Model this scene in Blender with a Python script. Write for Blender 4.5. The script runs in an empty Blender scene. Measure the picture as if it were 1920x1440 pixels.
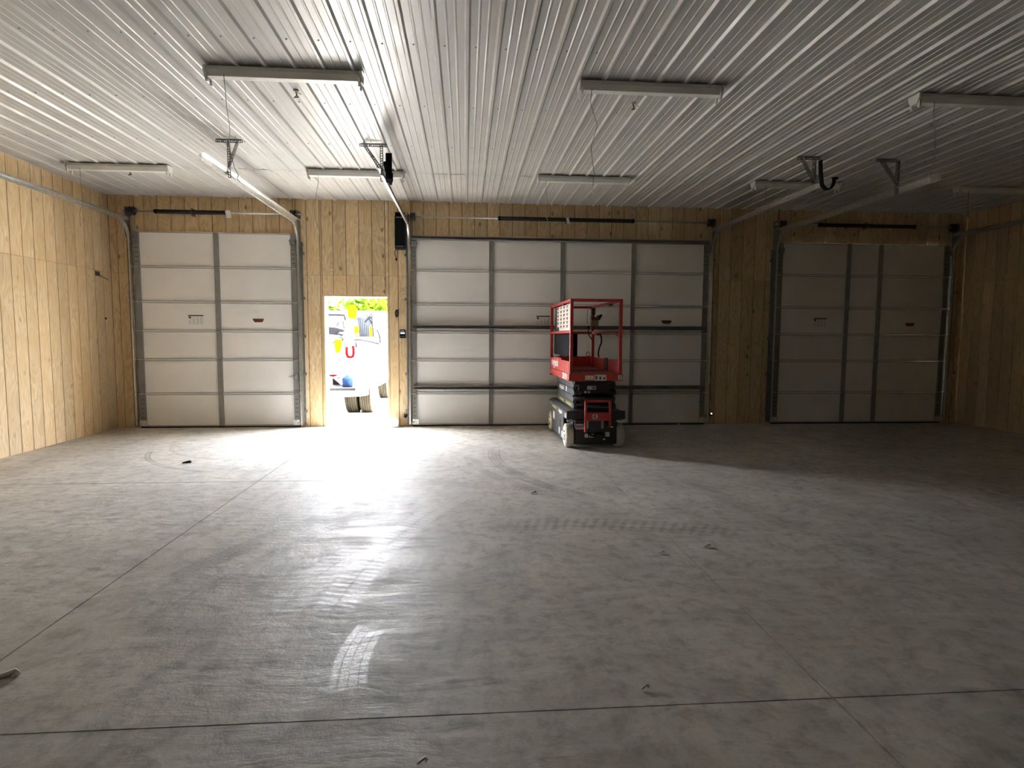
import bpy, math, random
from mathutils import Vector, Matrix
random.seed(7)
scene = bpy.context.scene
COL = scene.collection
PI = math.pi

# ------------------------------------------------------------------ camera
CAM = Vector((0.0, -9.7256, 1.4526)); FPX = 1114.12
YAW, PITCH, ROLL = 0.0782, -0.0787, 0.0050
fwd = Vector((math.sin(YAW)*math.cos(PITCH), math.cos(YAW)*math.cos(PITCH), math.sin(PITCH)))
right0 = Vector((math.cos(YAW), -math.sin(YAW), 0)); up0 = right0.cross(fwd)
right = math.cos(ROLL)*right0 + math.sin(ROLL)*up0
up = -math.sin(ROLL)*right0 + math.cos(ROLL)*up0
cam_d = bpy.data.cameras.new('camera'); cam = bpy.data.objects.new('camera', cam_d); COL.objects.link(cam)
cam_d.sensor_fit = 'HORIZONTAL'; cam_d.sensor_width = 36.0; cam_d.lens = 36.0*FPX/1920.0
cam_d.clip_start = 0.05; cam_d.clip_end = 500
M = Matrix((right, up, -fwd)).transposed().to_4x4(); M.translation = CAM
cam.matrix_world = M
scene.camera = cam

# ------------------------------------------------------------------ world, sun, exposure
SKY, SUN, EXPO = 16.5, 32.0, 3.0
w = bpy.data.worlds.new('world'); scene.world = w; w.use_nodes = True
bg = w.node_tree.nodes['Background']
bg.inputs['Color'].default_value = (0.84, 0.90, 1.0, 1); bg.inputs['Strength'].default_value = SKY
sd = bpy.data.lights.new('sun', 'SUN'); sd.energy = SUN; sd.angle = 0.0093; sd.color = (1.0, 0.95, 0.86)
so = bpy.data.objects.new('sun', sd); COL.objects.link(so)
so.rotation_euler = Vector((-0.75, -0.08, -1.0)).to_track_quat('-Z', 'Y').to_euler()
pd = bpy.data.lights.new('doorway_portal', 'AREA'); pd.shape = 'RECTANGLE'; pd.size = 0.98; pd.size_y = 2.08
pd.cycles.is_portal = True
po = bpy.data.objects.new('doorway_portal', pd); COL.objects.link(po)
po.location = (-1.74, 0.235, 1.04); po.rotation_euler = (-PI/2, 0, 0)
vs = scene.view_settings
vs.view_transform = 'Standard'; vs.look = 'None'; vs.exposure = EXPO; vs.gamma = 1.0; vs.use_curve_mapping = False
cy = scene.cycles
cy.max_bounces = 9; cy.diffuse_bounces = 7; cy.glossy_bounces = 4; cy.transmission_bounces = 4
cy.sample_clamp_indirect = 20; cy.sample_clamp_direct = 1.5; cy.caustics_reflective = False; cy.caustics_refractive = False
cy.use_denoising = True
cy.use_guiding = False

# ------------------------------------------------------------------ helpers
ORG = {}
def empty(name, loc=(0, 0, 0)):
    o = bpy.data.objects.new(name, None); COL.objects.link(o); o.location = loc; o.empty_display_size = 0.2
    ORG[o.name] = Vector(loc); return o
def tag(o, label=None, cat=None, group=None, kind=None):
    if label: o['label'] = label
    if cat: o['category'] = cat
    if group: o['group'] = group
    if kind: o['kind'] = kind
    return o
def thing(name, label, cat, loc, group=None, kind=None):
    return tag(empty(name, loc), label, cat, group, kind)

class MB:
    def __init__(s): s.v = []; s.f = []; s.sm = []
    def add(s, vs, fs, smooth=False):
        b = len(s.v); s.v += [tuple(p) for p in vs]
        for f in fs: s.f.append(tuple(i+b for i in f)); s.sm.append(smooth)
        return s
    def box(s, x0, x1, y0, y1, z0, z1):
        return s.add([(x0,y0,z0),(x1,y0,z0),(x1,y1,z0),(x0,y1,z0),(x0,y0,z1),(x1,y0,z1),(x1,y1,z1),(x0,y1,z1)],
                     [(3,2,1,0),(4,5,6,7),(0,1,5,4),(1,2,6,5),(2,3,7,6),(3,0,4,7)])
    def bar(s, p0, p1, w, h, ref=(0, 0, 1)):
        p0 = Vector(p0); p1 = Vector(p1); t = (p1-p0).normalized(); ref = Vector(ref)
        if abs(t.dot(ref)) > 0.98: ref = Vector((0, 1, 0))
        a = t.cross(ref).normalized()*w/2; b = a.cross(t).normalized()*h/2
        v = [p0-a-b, p0+a-b, p0+a+b, p0-a+b, p1-a-b, p1+a-b, p1+a+b, p1-a+b]
        return s.add(v, [(0,1,2,3),(7,6,5,4),(4,5,1,0),(5,6,2,1),(6,7,3,2),(7,4,0,3)])
    def tube(s, pts, r, n=8, cap=True, rs=None):
        pts = [Vector(p) for p in pts]; rings = []; ref = None
        for i, p in enumerate(pts):
            t = (pts[min(i+1, len(pts)-1)]-pts[max(i-1, 0)]).normalized()
            if ref is None: ref = Vector((0, 0, 1)) if abs(t.z) < 0.9 else Vector((1, 0, 0))
            a = t.cross(ref)
            if a.length < 1e-4: a = t.cross(Vector((0.3, 1, 0.2)))
            a.normalize(); b = a.cross(t).normalized(); ref = b
            rr = rs[i] if rs else r
            rings.append([p+(a*math.cos(2*PI*k/n)+b*math.sin(2*PI*k/n))*rr for k in range(n)])
        vs = [q for g in rings for q in g]; fs = []
        for i in range(len(pts)-1):
            for k in range(n):
                fs.append((i*n+k, i*n+(k+1) % n, (i+1)*n+(k+1) % n, (i+1)*n+k))
        s.add(vs, fs, True)
        if cap:
            b = len(s.v)-len(vs)
            s.f.append(tuple(b+k for k in reversed(range(n)))); s.sm.append(False)
            s.f.append(tuple(b+(len(pts)-1)*n+k for k in range(n))); s.sm.append(False)
        return s
    def cyl(s, p0, p1, r, n=16): return s.tube([p0, p1], r, n)
    def lathe(s, c, axis, prof, n=24):       # prof: list of (along, radius)
        c = Vector(c); ax = Vector(axis).normalized()
        pts = [c+ax*a for a, r in prof]
        ref = Vector((0, 0, 1)) if abs(ax.z) < 0.9 else Vector((1, 0, 0))
        a = ax.cross(ref).normalized(); b = a.cross(ax).normalized()
        vs = [p+(a*math.cos(2*PI*k/n)+b*math.sin(2*PI*k/n))*r for p, (_, r) in zip(pts, prof) for k in range(n)]
        fs = []
        for i in range(len(prof)-1):
            for k in range(n): fs.append((i*n+k, i*n+(k+1) % n, (i+1)*n+(k+1) % n, (i+1)*n+k))
        s.add(vs, fs, True)
        b0 = len(s.v)-len(vs)
        s.f.append(tuple(b0+k for k in reversed(range(n)))); s.sm.append(False)
        s.f.append(tuple(b0+(len(prof)-1)*n+k for k in range(n))); s.sm.append(False)
        return s
    def sweep(s, path, prof, bx=(1, 0, 0)):  # profile (a,b): a along bx, b along the path's normal
        path = [Vector(p) for p in path]; bx = Vector(bx); n = len(prof); vs = []
        for i, p in enumerate(path):
            t = (path[min(i+1, len(path)-1)]-path[max(i-1, 0)]).normalized()
            nn = bx.cross(t).normalized()
            vs += [p+bx*a+nn*b for a, b in prof]
        fs = []
        for i in range(len(path)-1):
            for k in range(n): fs.append((i*n+k, i*n+(k+1) % n, (i+1)*n+(k+1) % n, (i+1)*n+k))
        fs.append(tuple(range(n))[::-1]); fs.append(tuple((len(path)-1)*n+k for k in range(n)))
        return s.add(vs, fs)
    def poly(s, pts, axis, a, b):            # extrude a 2-D outline along an axis from a to b
        def P(u, v, t): return {'x': (t, u, v), 'y': (u, t, v), 'z': (u, v, t)}[axis]
        n = len(pts)
        vs = [P(u, v, a) for u, v in pts]+[P(u, v, b) for u, v in pts]
        fs = [tuple(range(n)), tuple(range(2*n-1, n-1, -1))]+[(i, n+i, n+(i+1) % n, (i+1) % n) for i in range(n)]
        return s.add(vs, fs)
    def mesh(s, name, mat, o=Vector((0, 0, 0))):
        me = bpy.data.meshes.new(name); me.from_pydata([tuple(Vector(p)-o) for p in s.v], [], s.f)
        me.polygons.foreach_set('use_smooth', s.sm); me.update(); me.validate()
        import bmesh
        bm = bmesh.new(); bm.from_mesh(me); bmesh.ops.recalc_face_normals(bm, faces=bm.faces); bm.to_mesh(me); bm.free()
        if mat: me.materials.append(mat)
        return me
    def build(s, name, mat, parent=None, loc=None, bevel=0, seg=2):
        if parent is not None:
            o0 = ORG[parent.name]; loc2 = Vector((0, 0, 0))
        else:
            o0 = Vector(loc) if loc is not None else Vector((0, 0, 0)); loc2 = o0
        ob = bpy.data.objects.new(name, s.mesh(name, mat, o0)); COL.objects.link(ob); ob.location = loc2
        if parent is not None: ob.parent = parent
        ORG[ob.name] = o0
        if bevel:
            m = ob.modifiers.new('bevel', 'BEVEL'); m.width = bevel; m.segments = seg; m.limit_method = 'ANGLE'; m.angle_limit = 0.7
        return ob
def Box(name, mat, parent, x0, x1, y0, y1, z0, z1, bevel=0, **k):
    return MB().box(x0, x1, y0, y1, z0, z1).build(name, mat, parent, bevel=bevel, **k)
def link_mesh(name, me, parent, loc, rot=None):  # shared mesh, world location
    ob = bpy.data.objects.new(name, me); COL.objects.link(ob)
    ob.parent = parent; ob.location = Vector(loc)-ORG[parent.name]
    if rot: ob.rotation_euler = rot
    return ob
def text(name, s, size, loc, axis_x, axis_y, mat, parent, sx=1.0, bold=0.0):
    cu = bpy.data.curves.new(name, 'FONT'); cu.body = s; cu.size = size; cu.align_x = 'CENTER'; cu.align_y = 'CENTER'; cu.offset = bold
    cu.extrude = 0.0006
    t = bpy.data.objects.new(name, cu); COL.objects.link(t)
    bpy.context.view_layer.update()
    me = bpy.data.meshes.new_from_object(t.evaluated_get(bpy.context.evaluated_depsgraph_get()))
    bpy.data.objects.remove(t); me.materials.clear(); me.materials.append(mat)
    ax = Vector(axis_x).normalized(); ay = Vector(axis_y).normalized(); az = ax.cross(ay)
    mm = Matrix((ax*sx, ay, az)).transposed().to_4x4(); mm.translation = Vector(loc)-ORG[parent.name]
    me.transform(mm)
    o = bpy.data.objects.new(name, me); COL.objects.link(o); o.parent = parent; ORG[o.name] = ORG[parent.name]
    return o

# ------------------------------------------------------------------ materials
def new_mat(name):
    m = bpy.data.materials.new(name); m.use_nodes = True; nt = m.node_tree
    return m, nt, nt.nodes['Principled BSDF']
class NT:
    def __init__(s, nt): s.nt = nt; s.N = nt.nodes; s.L = nt.links
    def n(s, t, **k):
        x = s.N.new(t)
        for a, b in k.items(): setattr(x, a, b)
        return x
    def put(s, sock, v):
        if hasattr(v, 'links'): s.L.new(v, sock)
        else: sock.default_value = v
    def m(s, op, a, b=None, c=None, clamp=False):
        x = s.n('ShaderNodeMath', operation=op, use_clamp=clamp); s.put(x.inputs[0], a)
        if b is not None: s.put(x.inputs[1], b)
        if c is not None: s.put(x.inputs[2], c)
        return x.outputs[0]
    def map(s, v, a, b, c=0.0, d=1.0, smooth=False):
        x = s.n('ShaderNodeMapRange', interpolation_type='SMOOTHSTEP' if smooth else 'LINEAR')
        s.put(x.inputs[0], v); x.inputs[1].default_value = a; x.inputs[2].default_value = b
        x.inputs[3].default_value = c; x.inputs[4].default_value = d
        return x.outputs[0]
    def mapping(s, vec, scale=(1, 1, 1), rot=(0, 0, 0), loc=(0, 0, 0)):
        x = s.n('ShaderNodeMapping'); s.L.new(vec, x.inputs[0])
        x.inputs['Scale'].default_value = scale; x.inputs['Rotation'].default_value = rot; x.inputs['Location'].default_value = loc
        return x.outputs[0]
    def noise(s, vec, scale, detail=3, rough=0.5, dist=0.0):
        x = s.n('ShaderNodeTexNoise'); s.L.new(vec, x.inputs['Vector'])
        x.inputs['Scale'].default_value = scale; x.inputs['Detail'].default_value = detail
        x.inputs['Roughness'].default_value = rough; x.inputs['Distortion'].default_value = dist
        return x.outputs['Fac']
    def mix(s, f, a, b, blend='MIX'):
        x = s.n('ShaderNodeMix', data_type='RGBA', blend_type=blend); s.put(x.inputs[0], f)
        s.put(x.inputs[6], a); s.put(x.inputs[7], b)
        return x.outputs[2]
    def bump(s, h, strength, dist):
        x = s.n('ShaderNodeBump'); s.put(x.inputs['Height'], h)
        x.inputs['Strength'].default_value = strength; x.inputs['Distance'].default_value = dist
        return x.outputs[0]
    def obj(s): return s.n('ShaderNodeTexCoord').outputs['Object']
def c4(c): return (c[0], c[1], c[2], 1.0)
def plain(name, col, rough=0.5, metal=0.0, var=0.12, scale=6.0, bump=0.0, bscale=60.0, spec=None, emit=None):
    m, nt, b = new_mat(name); g = NT(nt); co = g.obj()
    f = g.noise(co, scale, 4, 0.6)
    k = g.map(f, 0.3, 0.7, 1-var, 1+var)
    colr = g.n('ShaderNodeVectorMath', operation='SCALE'); colr.inputs[0].default_value = col[:3]; g.L.new(k, colr.inputs['Scale'])
    g.L.new(colr.outputs[0], b.inputs['Base Color'])
    b.inputs['Metallic'].default_value = metal
    g.L.new(g.map(g.noise(co, scale*3, 3), 0.3, 0.7, max(0, rough-0.07), rough+0.07), b.inputs['Roughness'])
    if spec is not None: b.inputs['Specular IOR Level'].default_value = spec
    if bump: g.L.new(g.bump(g.noise(co, bscale, 3), bump, 0.002), b.inputs['Normal'])
    if emit: b.inputs['Emission Color'].default_value = c4(emit[0]); b.inputs['Emission Strength'].default_value = emit[1]
    return m

def wood_mat(name, light, dark, knot=1.0):
    m, nt, b = new_mat(name); g = NT(nt); co = g.obj()
    rnd = g.n('ShaderNodeObjectInfo').outputs['Random']
    cx = g.n('ShaderNodeCombineXYZ'); g.L.new(g.m('MULTIPLY', rnd, 41.0), cx.inputs[0]); g.L.new(g.m('MULTIPLY', rnd, 93.0), cx.inputs[2])
    ad = g.n('ShaderNodeVectorMath', operation='ADD'); g.L.new(co, ad.inputs[0]); g.L.new(cx.outputs[0], ad.inputs[1]); v = ad.outputs[0]
    big = g.noise(g.mapping(v, (3.2, 1, 0.75)), 1.6, 2, 0.5, 0.9)
    ring = g.m('SINE', g.m('MULTIPLY', big, 58.0))
    ring = g.map(ring, -0.2, 1.0, 0, 1)
    fine = g.noise(g.mapping(v, (90, 1, 3.0)), 1.0, 4, 0.65)
    blot = g.noise(g.mapping(v, (2.5, 1, 1.0)), 1.7, 4, 0.6)
    col = g.mix(g.m('MULTIPLY', ring, 0.80), c4(light), c4(dark))
    col = g.mix(g.map(fine, 0.35, 0.70, 0, 0.75), col, c4([x*0.72 for x in dark]))
    col = g.mix(g.map(blot, 0.42, 0.66, 0, 0.75), col, c4([light[0]*0.80, light[1]*0.70, light[2]*0.58]))
    # knots
    vo = g.n('ShaderNodeTexVoronoi', voronoi_dimensions='2D'); sv = g.n('ShaderNodeSeparateXYZ'); g.L.new(v, sv.inputs[0]); cv = g.n('ShaderNodeCombineXYZ'); g.L.new(g.m('MULTIPLY', sv.outputs[0], 5.0), cv.inputs[0]); g.L.new(g.m('MULTIPLY', sv.outputs[2], 2.6), cv.inputs[1]); g.L.new(cv.outputs[0], vo.inputs['Vector']); vo.inputs['Scale'].default_value = 1.0
    sep = g.n('ShaderNodeSeparateColor'); g.L.new(vo.outputs['Color'], sep.inputs[0])
    on = g.m('GREATER_THAN', sep.outputs[0], 0.80)
    kn = g.m('MULTIPLY', g.map(g.m('ADD', vo.outputs['Distance'], g.m('MULTIPLY', fine, 0.05)), 0.06, 0.16, 1, 0, True), on)
    col = g.mix(g.m('MULTIPLY', kn, 0.62*knot), col, (0.10, 0.045, 0.018, 1))
    tone = g.map(rnd, 0, 1, 0.86, 1.10)
    sc = g.n('ShaderNodeVectorMath', operation='SCALE'); g.L.new(col, sc.inputs[0]); g.L.new(tone, sc.inputs['Scale'])
    g.L.new(sc.outputs[0], b.inputs['Base Color'])
    b.inputs['Roughness'].default_value = 0.72; b.inputs['Specular IOR Level'].default_value = 0.25
    g.L.new(g.bump(fine, 0.25, 0.002), b.inputs['Normal'])
    return m

WOOD_L = wood_mat('plywood_pale', (0.80, 0.64, 0.42), (0.64, 0.46, 0.255), 0.5)
WOOD_B = wood_mat('plywood_tan', (0.84, 0.68, 0.44), (0.61, 0.42, 0.215), 1.1)
CORE = plain('plywood_groove', (0.20, 0.115, 0.05), 0.85)
PINE = wood_mat('new_pine_jamb', (0.80, 0.66, 0.40), (0.66, 0.50, 0.27), 0.3)
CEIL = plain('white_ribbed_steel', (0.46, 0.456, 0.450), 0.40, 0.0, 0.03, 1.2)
DOORW = plain('white_embossed_steel', (0.83, 0.815, 0.79), 0.5, 0.0, 0.03, 2.0, 0.35, 130.0)
STILE = plain('grey_stile_steel', (0.27, 0.268, 0.255), 0.5, 0.2, 0.10, 9.0)
RAILM = plain('grey_section_lip', (0.36, 0.355, 0.34), 0.5, 0.1, 0.06, 9.0)
GALV = plain('galvanised_steel', (0.62, 0.62, 0.60), 0.34, 0.85, 0.14, 18.0)
GALVD = plain('dull_galvanised_angle', (0.23, 0.23, 0.225), 0.5, 0.6, 0.2, 25.0)
BLACK = plain('black_plastic', (0.010, 0.010, 0.012), 0.75, spec=0.05)
RUBBER = plain('black_rubber_seal', (0.008, 0.008, 0.008), 0.8)
SPRING = plain('black_spring_cover', (0.010, 0.010, 0.011), 0.6)
PAPER = plain('white_paper', (0.80, 0.80, 0.78), 0.7, 0, 0.05)
INK = plain('dark_ink', (0.045, 0.035, 0.035), 0.6)
INKG = plain('grey_print', (0.42, 0.41, 0.39), 0.7)
REDINK = plain('dark_red_sticker', (0.16, 0.03, 0.025), 0.5)
LAMPW = plain('white_lamp_enamel', (0.66, 0.66, 0.64), 0.38, 0, 0.05)
WIRE = plain('grey_wire', (0.25, 0.24, 0.23), 0.5)
WIREW = plain('white_wire', (0.75, 0.72, 0.66), 0.5)
RED = plain('red_lift_paint', (0.42, 0.035, 0.025), 0.42, 0, 0.15, 9.0)
REDDK = plain('worn_red_deck', (0.30, 0.075, 0.055), 0.7, 0, 0.25, 14.0)
SLATE = plain('dark_grey_lift_paint', (0.075, 0.078, 0.085), 0.42, 0, 0.15, 8.0)
SLATEB = plain('black_and_shaded_paint', (0.020, 0.020, 0.023), 0.5, 0, 0.2, 8.0)  # also the darker twin of SLATE where the lift faces away from light
TYREW = plain('pale_nonmarking_tyre', (0.46, 0.44, 0.38), 0.75, 0, 0.18, 20.0)
HUBW = plain('cream_wheel_hub', (0.72, 0.70, 0.62), 0.5, 0, 0.1, 15.0)
KHAKI = plain('khaki_control_box', (0.24, 0.20, 0.11), 0.6)
STICK = plain('pale_warning_sticker', (0.62, 0.60, 0.56), 0.55, 0, 0.05)
WHITEP = plain('white_lettering', (0.85, 0.85, 0.84), 0.5, 0, 0.02)
YELP = plain('yellow_lettering', (0.62, 0.52, 0.12), 0.5, 0, 0.02)
TRUCKW = plain('white_truck_paint', (0.72, 0.72, 0.70), 0.3, 0, 0.03)
TYREB = plain('dusty_black_tyre', (0.016, 0.014, 0.010), 0.85, 0, 0.2, 12.0, spec=0.0)
TREADPL = plain('dark_tread_plate', (0.010, 0.010, 0.0105), 0.5, 0.3, 0.2, 30.0, spec=0.0)
YELLOW = plain('yellow_fibreglass', (0.55, 0.20, 0.001), 0.4, spec=0.0)
REDP = plain('red_plastic', (0.10, 0.0012, 0.0016), 0.4, spec=0.0)
BLUEP = plain('blue_plastic', (0.005, 0.010, 0.024), 0.45, spec=0.0)
GLASSD = plain('dark_window_glass', (0.008, 0.010, 0.012), 0.15, spec=0.12)
LEAF = plain('green_leaves', (0.018, 0.034, 0.002), 0.6, 0, 0.4, 2.0, spec=0.0)
BARK = plain('grey_brown_bark', (0.12, 0.085, 0.06), 0.9, 0, 0.3, 8.0)
SIDING = plain('dark_painted_steel', (0.007, 0.007, 0.008), 0.6, spec=0.0)
SCREEN = plain('lit_display', (0.02, 0.02, 0.06), 0.2, 0, 0.0, 5.0, emit=((0.55, 0.60, 1.0), 0.35))
LEDM = plain('lit_sensor_lamp', (0.9, 0.9, 0.85), 0.3, 0, 0.0, 5.0, emit=((1.0, 0.97, 0.85), 3.0))
ROOFM = plain('roof_steel', (0.25, 0.25, 0.26), 0.5)

def floor_mat(xa, xb, ya, yb):
    m, nt, b = new_mat('trowelled_concrete'); g = NT(nt); co = g.obj()
    sep = g.n('ShaderNodeSeparateXYZ'); g.L.new(co, sep.inputs[0]); X, Y = sep.outputs[0], sep.outputs[1]
    warp = g.n('ShaderNodeTexNoise'); g.L.new(co, warp.inputs['Vector']); warp.inputs['Scale'].default_value = 1.3
    wv = g.n('ShaderNodeVectorMath', operation='MULTIPLY_ADD'); g.L.new(warp.outputs['Color'], wv.inputs[0])
    wv.inputs[1].default_value = (0.30, 0.30, 0.0); g.L.new(co, wv.inputs[2]); wc = wv.outputs[0]
    n1 = g.noise(co, 0.55, 4, 0.6, 0.4)
    n2 = g.noise(wc, 2.2, 5, 0.62)
    n3 = g.noise(co, 38.0, 4, 0.7)
    sw1 = g.noise(g.mapping(wc, (1.6, 7.5, 1), (0, 0, 0.35)), 1.5, 4, 0.6)      # trowel and dust smears
    sw2 = g.noise(g.mapping(wc, (9.0, 1.7, 1), (0, 0, 0.25)), 1.3, 4, 0.6)
    col = g.mix(g.map(n1, 0.35, 0.68, 0, 1), (0.50, 0.465, 0.410, 1), (0.62, 0.587, 0.530, 1))
    col = g.mix(g.map(n2, 0.42, 0.64, 0, 0.70), col, (0.39, 0.370, 0.335, 1))
    col = g.mix(g.map(sw1, 0.48, 0.68, 0, 0.42), col, (0.68, 0.665, 0.64, 1))
    col = g.mix(g.map(sw2, 0.52, 0.70, 0, 0.30), col, (0.34, 0.322, 0.295, 1))
    col = g.mix(g.map(n3, 0.45, 0.8, 0, 0.22), col, (0.22, 0.21, 0.19, 1))
    rough = g.map(n2, 0.3, 0.7, 0.52, 0.70)
    n4 = g.noise(wc, 9.0, 5, 0.7, 0.1)
    col = g.mix(g.map(n4, 0.47, 0.64, 0, 0.60), col, (0.24, 0.225, 0.20, 1))
    rough = g.m('ADD', rough, g.map(sw1, 0.4, 0.7, -0.06, 0.08))
    hgt = g.m('ADD', g.m('MULTIPLY', sw1, 0.6), g.m('MULTIPLY', n4, 0.55))
    def arc(cx, cy, R, wd, adir, half, ribs=4, period=0.05, slant=0.0, treadmix=0.6):
        dx = g.m('SUBTRACT', X, cx); dy = g.m('SUBTRACT', Y, cy)
        r = g.m('SQRT', g.m('ADD', g.m('MULTIPLY', dx, dx), g.m('MULTIPLY', dy, dy)))
        t = g.m('DIVIDE', g.m('SUBTRACT', r, R), wd)
        edge = g.map(g.m('ABSOLUTE', t), 0.42, 0.52, 1, 0, True)
        cosv = g.m('DIVIDE', g.m('ADD', g.m('MULTIPLY', dx, math.cos(adir)), g.m('MULTIPLY', dy, math.sin(adir))), r)
        gate = g.map(cosv, math.cos(half), math.cos(half*0.72), 0, 1, True)
        a = g.m('ARCTAN2', dy, dx)
        s1 = g.m('ABSOLUTE', g.m('SINE', g.m('MULTIPLY', t, PI*ribs)))
        rib = g.map(s1, 0.10, 0.32, 0, 1)
        s2 = g.m('SINE', g.m('ADD', g.m('MULTIPLY', a, 2*PI*R/period), g.m('MULTIPLY', t, slant)))
        tr = g.map(s2, -0.2, 0.35, 1-treadmix, 1)
        patch = g.map(n2, 0.30, 0.52, 0.35, 1.0)
        mk = g.m('MULTIPLY', g.m('MULTIPLY', edge, gate), g.m('MULTIPLY', g.m('MULTIPLY', rib, tr), patch))
        return mk
    D = math.radians
    # cx, cy, R, width, mid angle, half angle, ribs, tread pitch, slant, tread mix, colour (0 pale / 1 dark), strength
    marks = [
        (0.62, -7.10, 1.13, 0.165, D(178), D(15), 4, 0.030, 3.0, 0.25, 0, 1.7),  # tyre print whose pale tint also carries the doorway's sheen
        (4.78, -7.00, 5.50, 0.24, D(163), D(16), 2, 0.060, 5.0, 0.75, 0, 0.75),
        (1.75, -6.90, 2.75, 0.26, D(168), D(15), 2, 0.065, -5.0, 0.75, 0, 0.70),
        (4.00, -8.20, 6.10, 0.20, D(151), D(10), 5, 0.045, 0.0, 0.15, 1, 0.50),
        (4.30, -8.20, 6.10, 0.10, D(154), D(13), 2, 0.045, 0.0, 0.15, 1, 0.30),
        (3.22, -2.51, 2.87, 0.17, D(200), D(30), 4, 0.045, 4.0, 0.35, 1, 0.62),
        (3.30, -2.20, 3.30, 0.15, D(205), D(26), 3, 0.045, 4.0, 0.35, 1, 0.35),
        (0.11, -1.58, 1.72, 0.10, D(212), D(30), 2, 0.04, 0.0, 0.2, 0, 0.85),
        (-2.29, -1.58, 1.71, 0.07, D(225), D(36), 1, 0.04, 0.0, 0.2, 1, 0.50),
        (-2.60, -1.30, 1.30, 0.06, D(250), D(60), 1, 0.04, 0.0, 0.2, 1, 0.35),
        (0.51, -9.27, 4.05, 0.30, D(80), D(14), 3, 0.075, 6.0, 0.7, 1, 0.50),
        (1.41, -5.32, 0.88, 0.16, D(110), D(60), 2, 0.06, 4.0, 0.5, 0, 0.40),
        (2.60, -9.60, 3.90, 0.22, D(104), D(20), 2, 0.07, 6.0, 0.8, 0, 0.40),
        (-0.9, -9.90, 3.60, 0.22, D(50), D(16), 2, 0.07, 6.0, 0.8, 0, 0.35),
        (1.20, -1.20, 3.00, 0.20, D(255), D(30), 3, 0.05, 4.0, 0.5, 1, 0.30),
        (6.50, -4.00, 4.20, 0.22, D(195), D(22), 3, 0.05, 4.0, 0.5, 1, 0.30),
    ]
    for (cx, cy_, R, wd, a, h, ribs, per, sl, tm, dk, st) in marks:
        if cx+R*math.cos(a) < xa-0.9 or cx+R*math.cos(a) > xb+0.9 or cy_+R*math.sin(a) < ya-1.0 or cy_+R*math.sin(a) > yb+1.0: continue
        mk = arc(cx, cy_, R, wd, a, h, ribs, per, sl, tm)
        f = g.m('MULTIPLY', mk, st)
        if dk:
            col = g.mix(f, col, (0.17, 0.155, 0.135, 1)); rough = g.m('ADD', rough, g.m('MULTIPLY', f, 0.06))
        else:
            col = g.mix(g.m('MULTIPLY', f, 0.55), col, (0.62, 0.61, 0.60, 1)); rough = g.m('SUBTRACT', rough, g.m('MULTIPLY', f, 0.16))
    g.L.new(col, b.inputs['Base Color']); g.L.new(g.m('MAXIMUM', rough, 0.34), b.inputs['Roughness'])
    b.inputs['Specular IOR Level'].default_value = 0.38
    g.L.new(g.bump(hgt, 0.75, 0.010), b.inputs['Normal'])
    return m
SLABEDGE = plain('dark_sawcut', (0.035, 0.032, 0.03), 0.9)
def ground_mat():
    m, nt, b = new_mat('pale_gravel_apron'); g = NT(nt); co = g.obj()
    f = g.noise(co, 1.2, 5, 0.65); h = g.noise(co, 45, 3, 0.6)
    col = g.mix(g.map(f, 0.35, 0.7), (0.36, 0.345, 0.315, 1), (0.48, 0.465, 0.43, 1))
    g.L.new(g.mix(g.map(h, 0.4, 0.7, 0, 0.4), col, (0.22, 0.21, 0.19, 1)), b.inputs['Base Color'])
    b.inputs['Roughness'].default_value = 0.85; g.L.new(g.bump(h, 0.5, 0.01), b.inputs['Normal'])
    return m
GROUND = ground_mat()

# ------------------------------------------------------------------ room
XL, XR, ZC, YR = -5.4535, 8.5702, 3.6035, -18.2
DOORS = [(-3.8637, 1.219), (1.5810, 2.438), (6.7230, 1.524)]   # centre x, half width
DH = 3.048
WX0, WX1, WZ = -2.235, -1.250, 2.083                            # walk door opening
WALLT = 0.235

# floor: slabs divided by saw cuts
fl = empty('floor', (0, 0, 0)); tag(fl, 'dusty grey concrete floor with saw cuts and tyre marks', 'floor', kind='structure')
MB().box(XL-0.3, XR+0.3, YR-0.3, WALLT, -0.20, -0.012).build('sub_slab', SLABEDGE, fl)
xs = [XL-0.2, -2.075, 1.485, 5.045, XR+0.2]; ys = [YR-0.2, -11.37, -7.5315, -3.6922, WALLT]
G = 0.0035
for i in range(4):
    for j in range(4):
        MB().box(xs[i]+G, xs[i+1]-G, ys[j]+G, ys[j+1]-(G if j < 3 else 0), -0.10, 0.0).build('slab', floor_mat(xs[i], xs[i+1], ys[j], ys[j+1]), fl)

# back wall (with the doors)
wb = empty('wall_back', (0, 0, 0)); tag(wb, 'grooved plywood wall holding the garage doors and open walk door', 'wall', kind='structure')
holes = [(c-h+0.012, c+h-0.012, DH-0.012) for c, h in DOORS]+[(WX0-0.03, WX1+0.03, WZ+0.03)]
holes.sort()
mb = MB(); x = XL-0.25
for (a, b_, z) in holes:
    mb.box(x, a, 0.010, WALLT, 0, 3.95); mb.box(a, b_, 0.010, WALLT, z, 3.95); x = b_
mb.box(x, XR+0.25, 0.010, WALLT, 0, 3.95)
mb.build('wall_core', CORE, wb)
BM = {}
def board_mesh(wd, h, mat):
    k = (round(wd, 4), round(h, 4), mat.name)
    if k not in BM: BM[k] = MB().poly([(0.0045, 0.012), (0.0045, 0.002), (0.0065, 0), (wd-0.0065, 0), (wd-0.0045, 0.002), (wd-0.0045, 0.012)], 'z', 0, h).mesh('board', mat)
    return BM[k]
SEAM = 2.415
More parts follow.
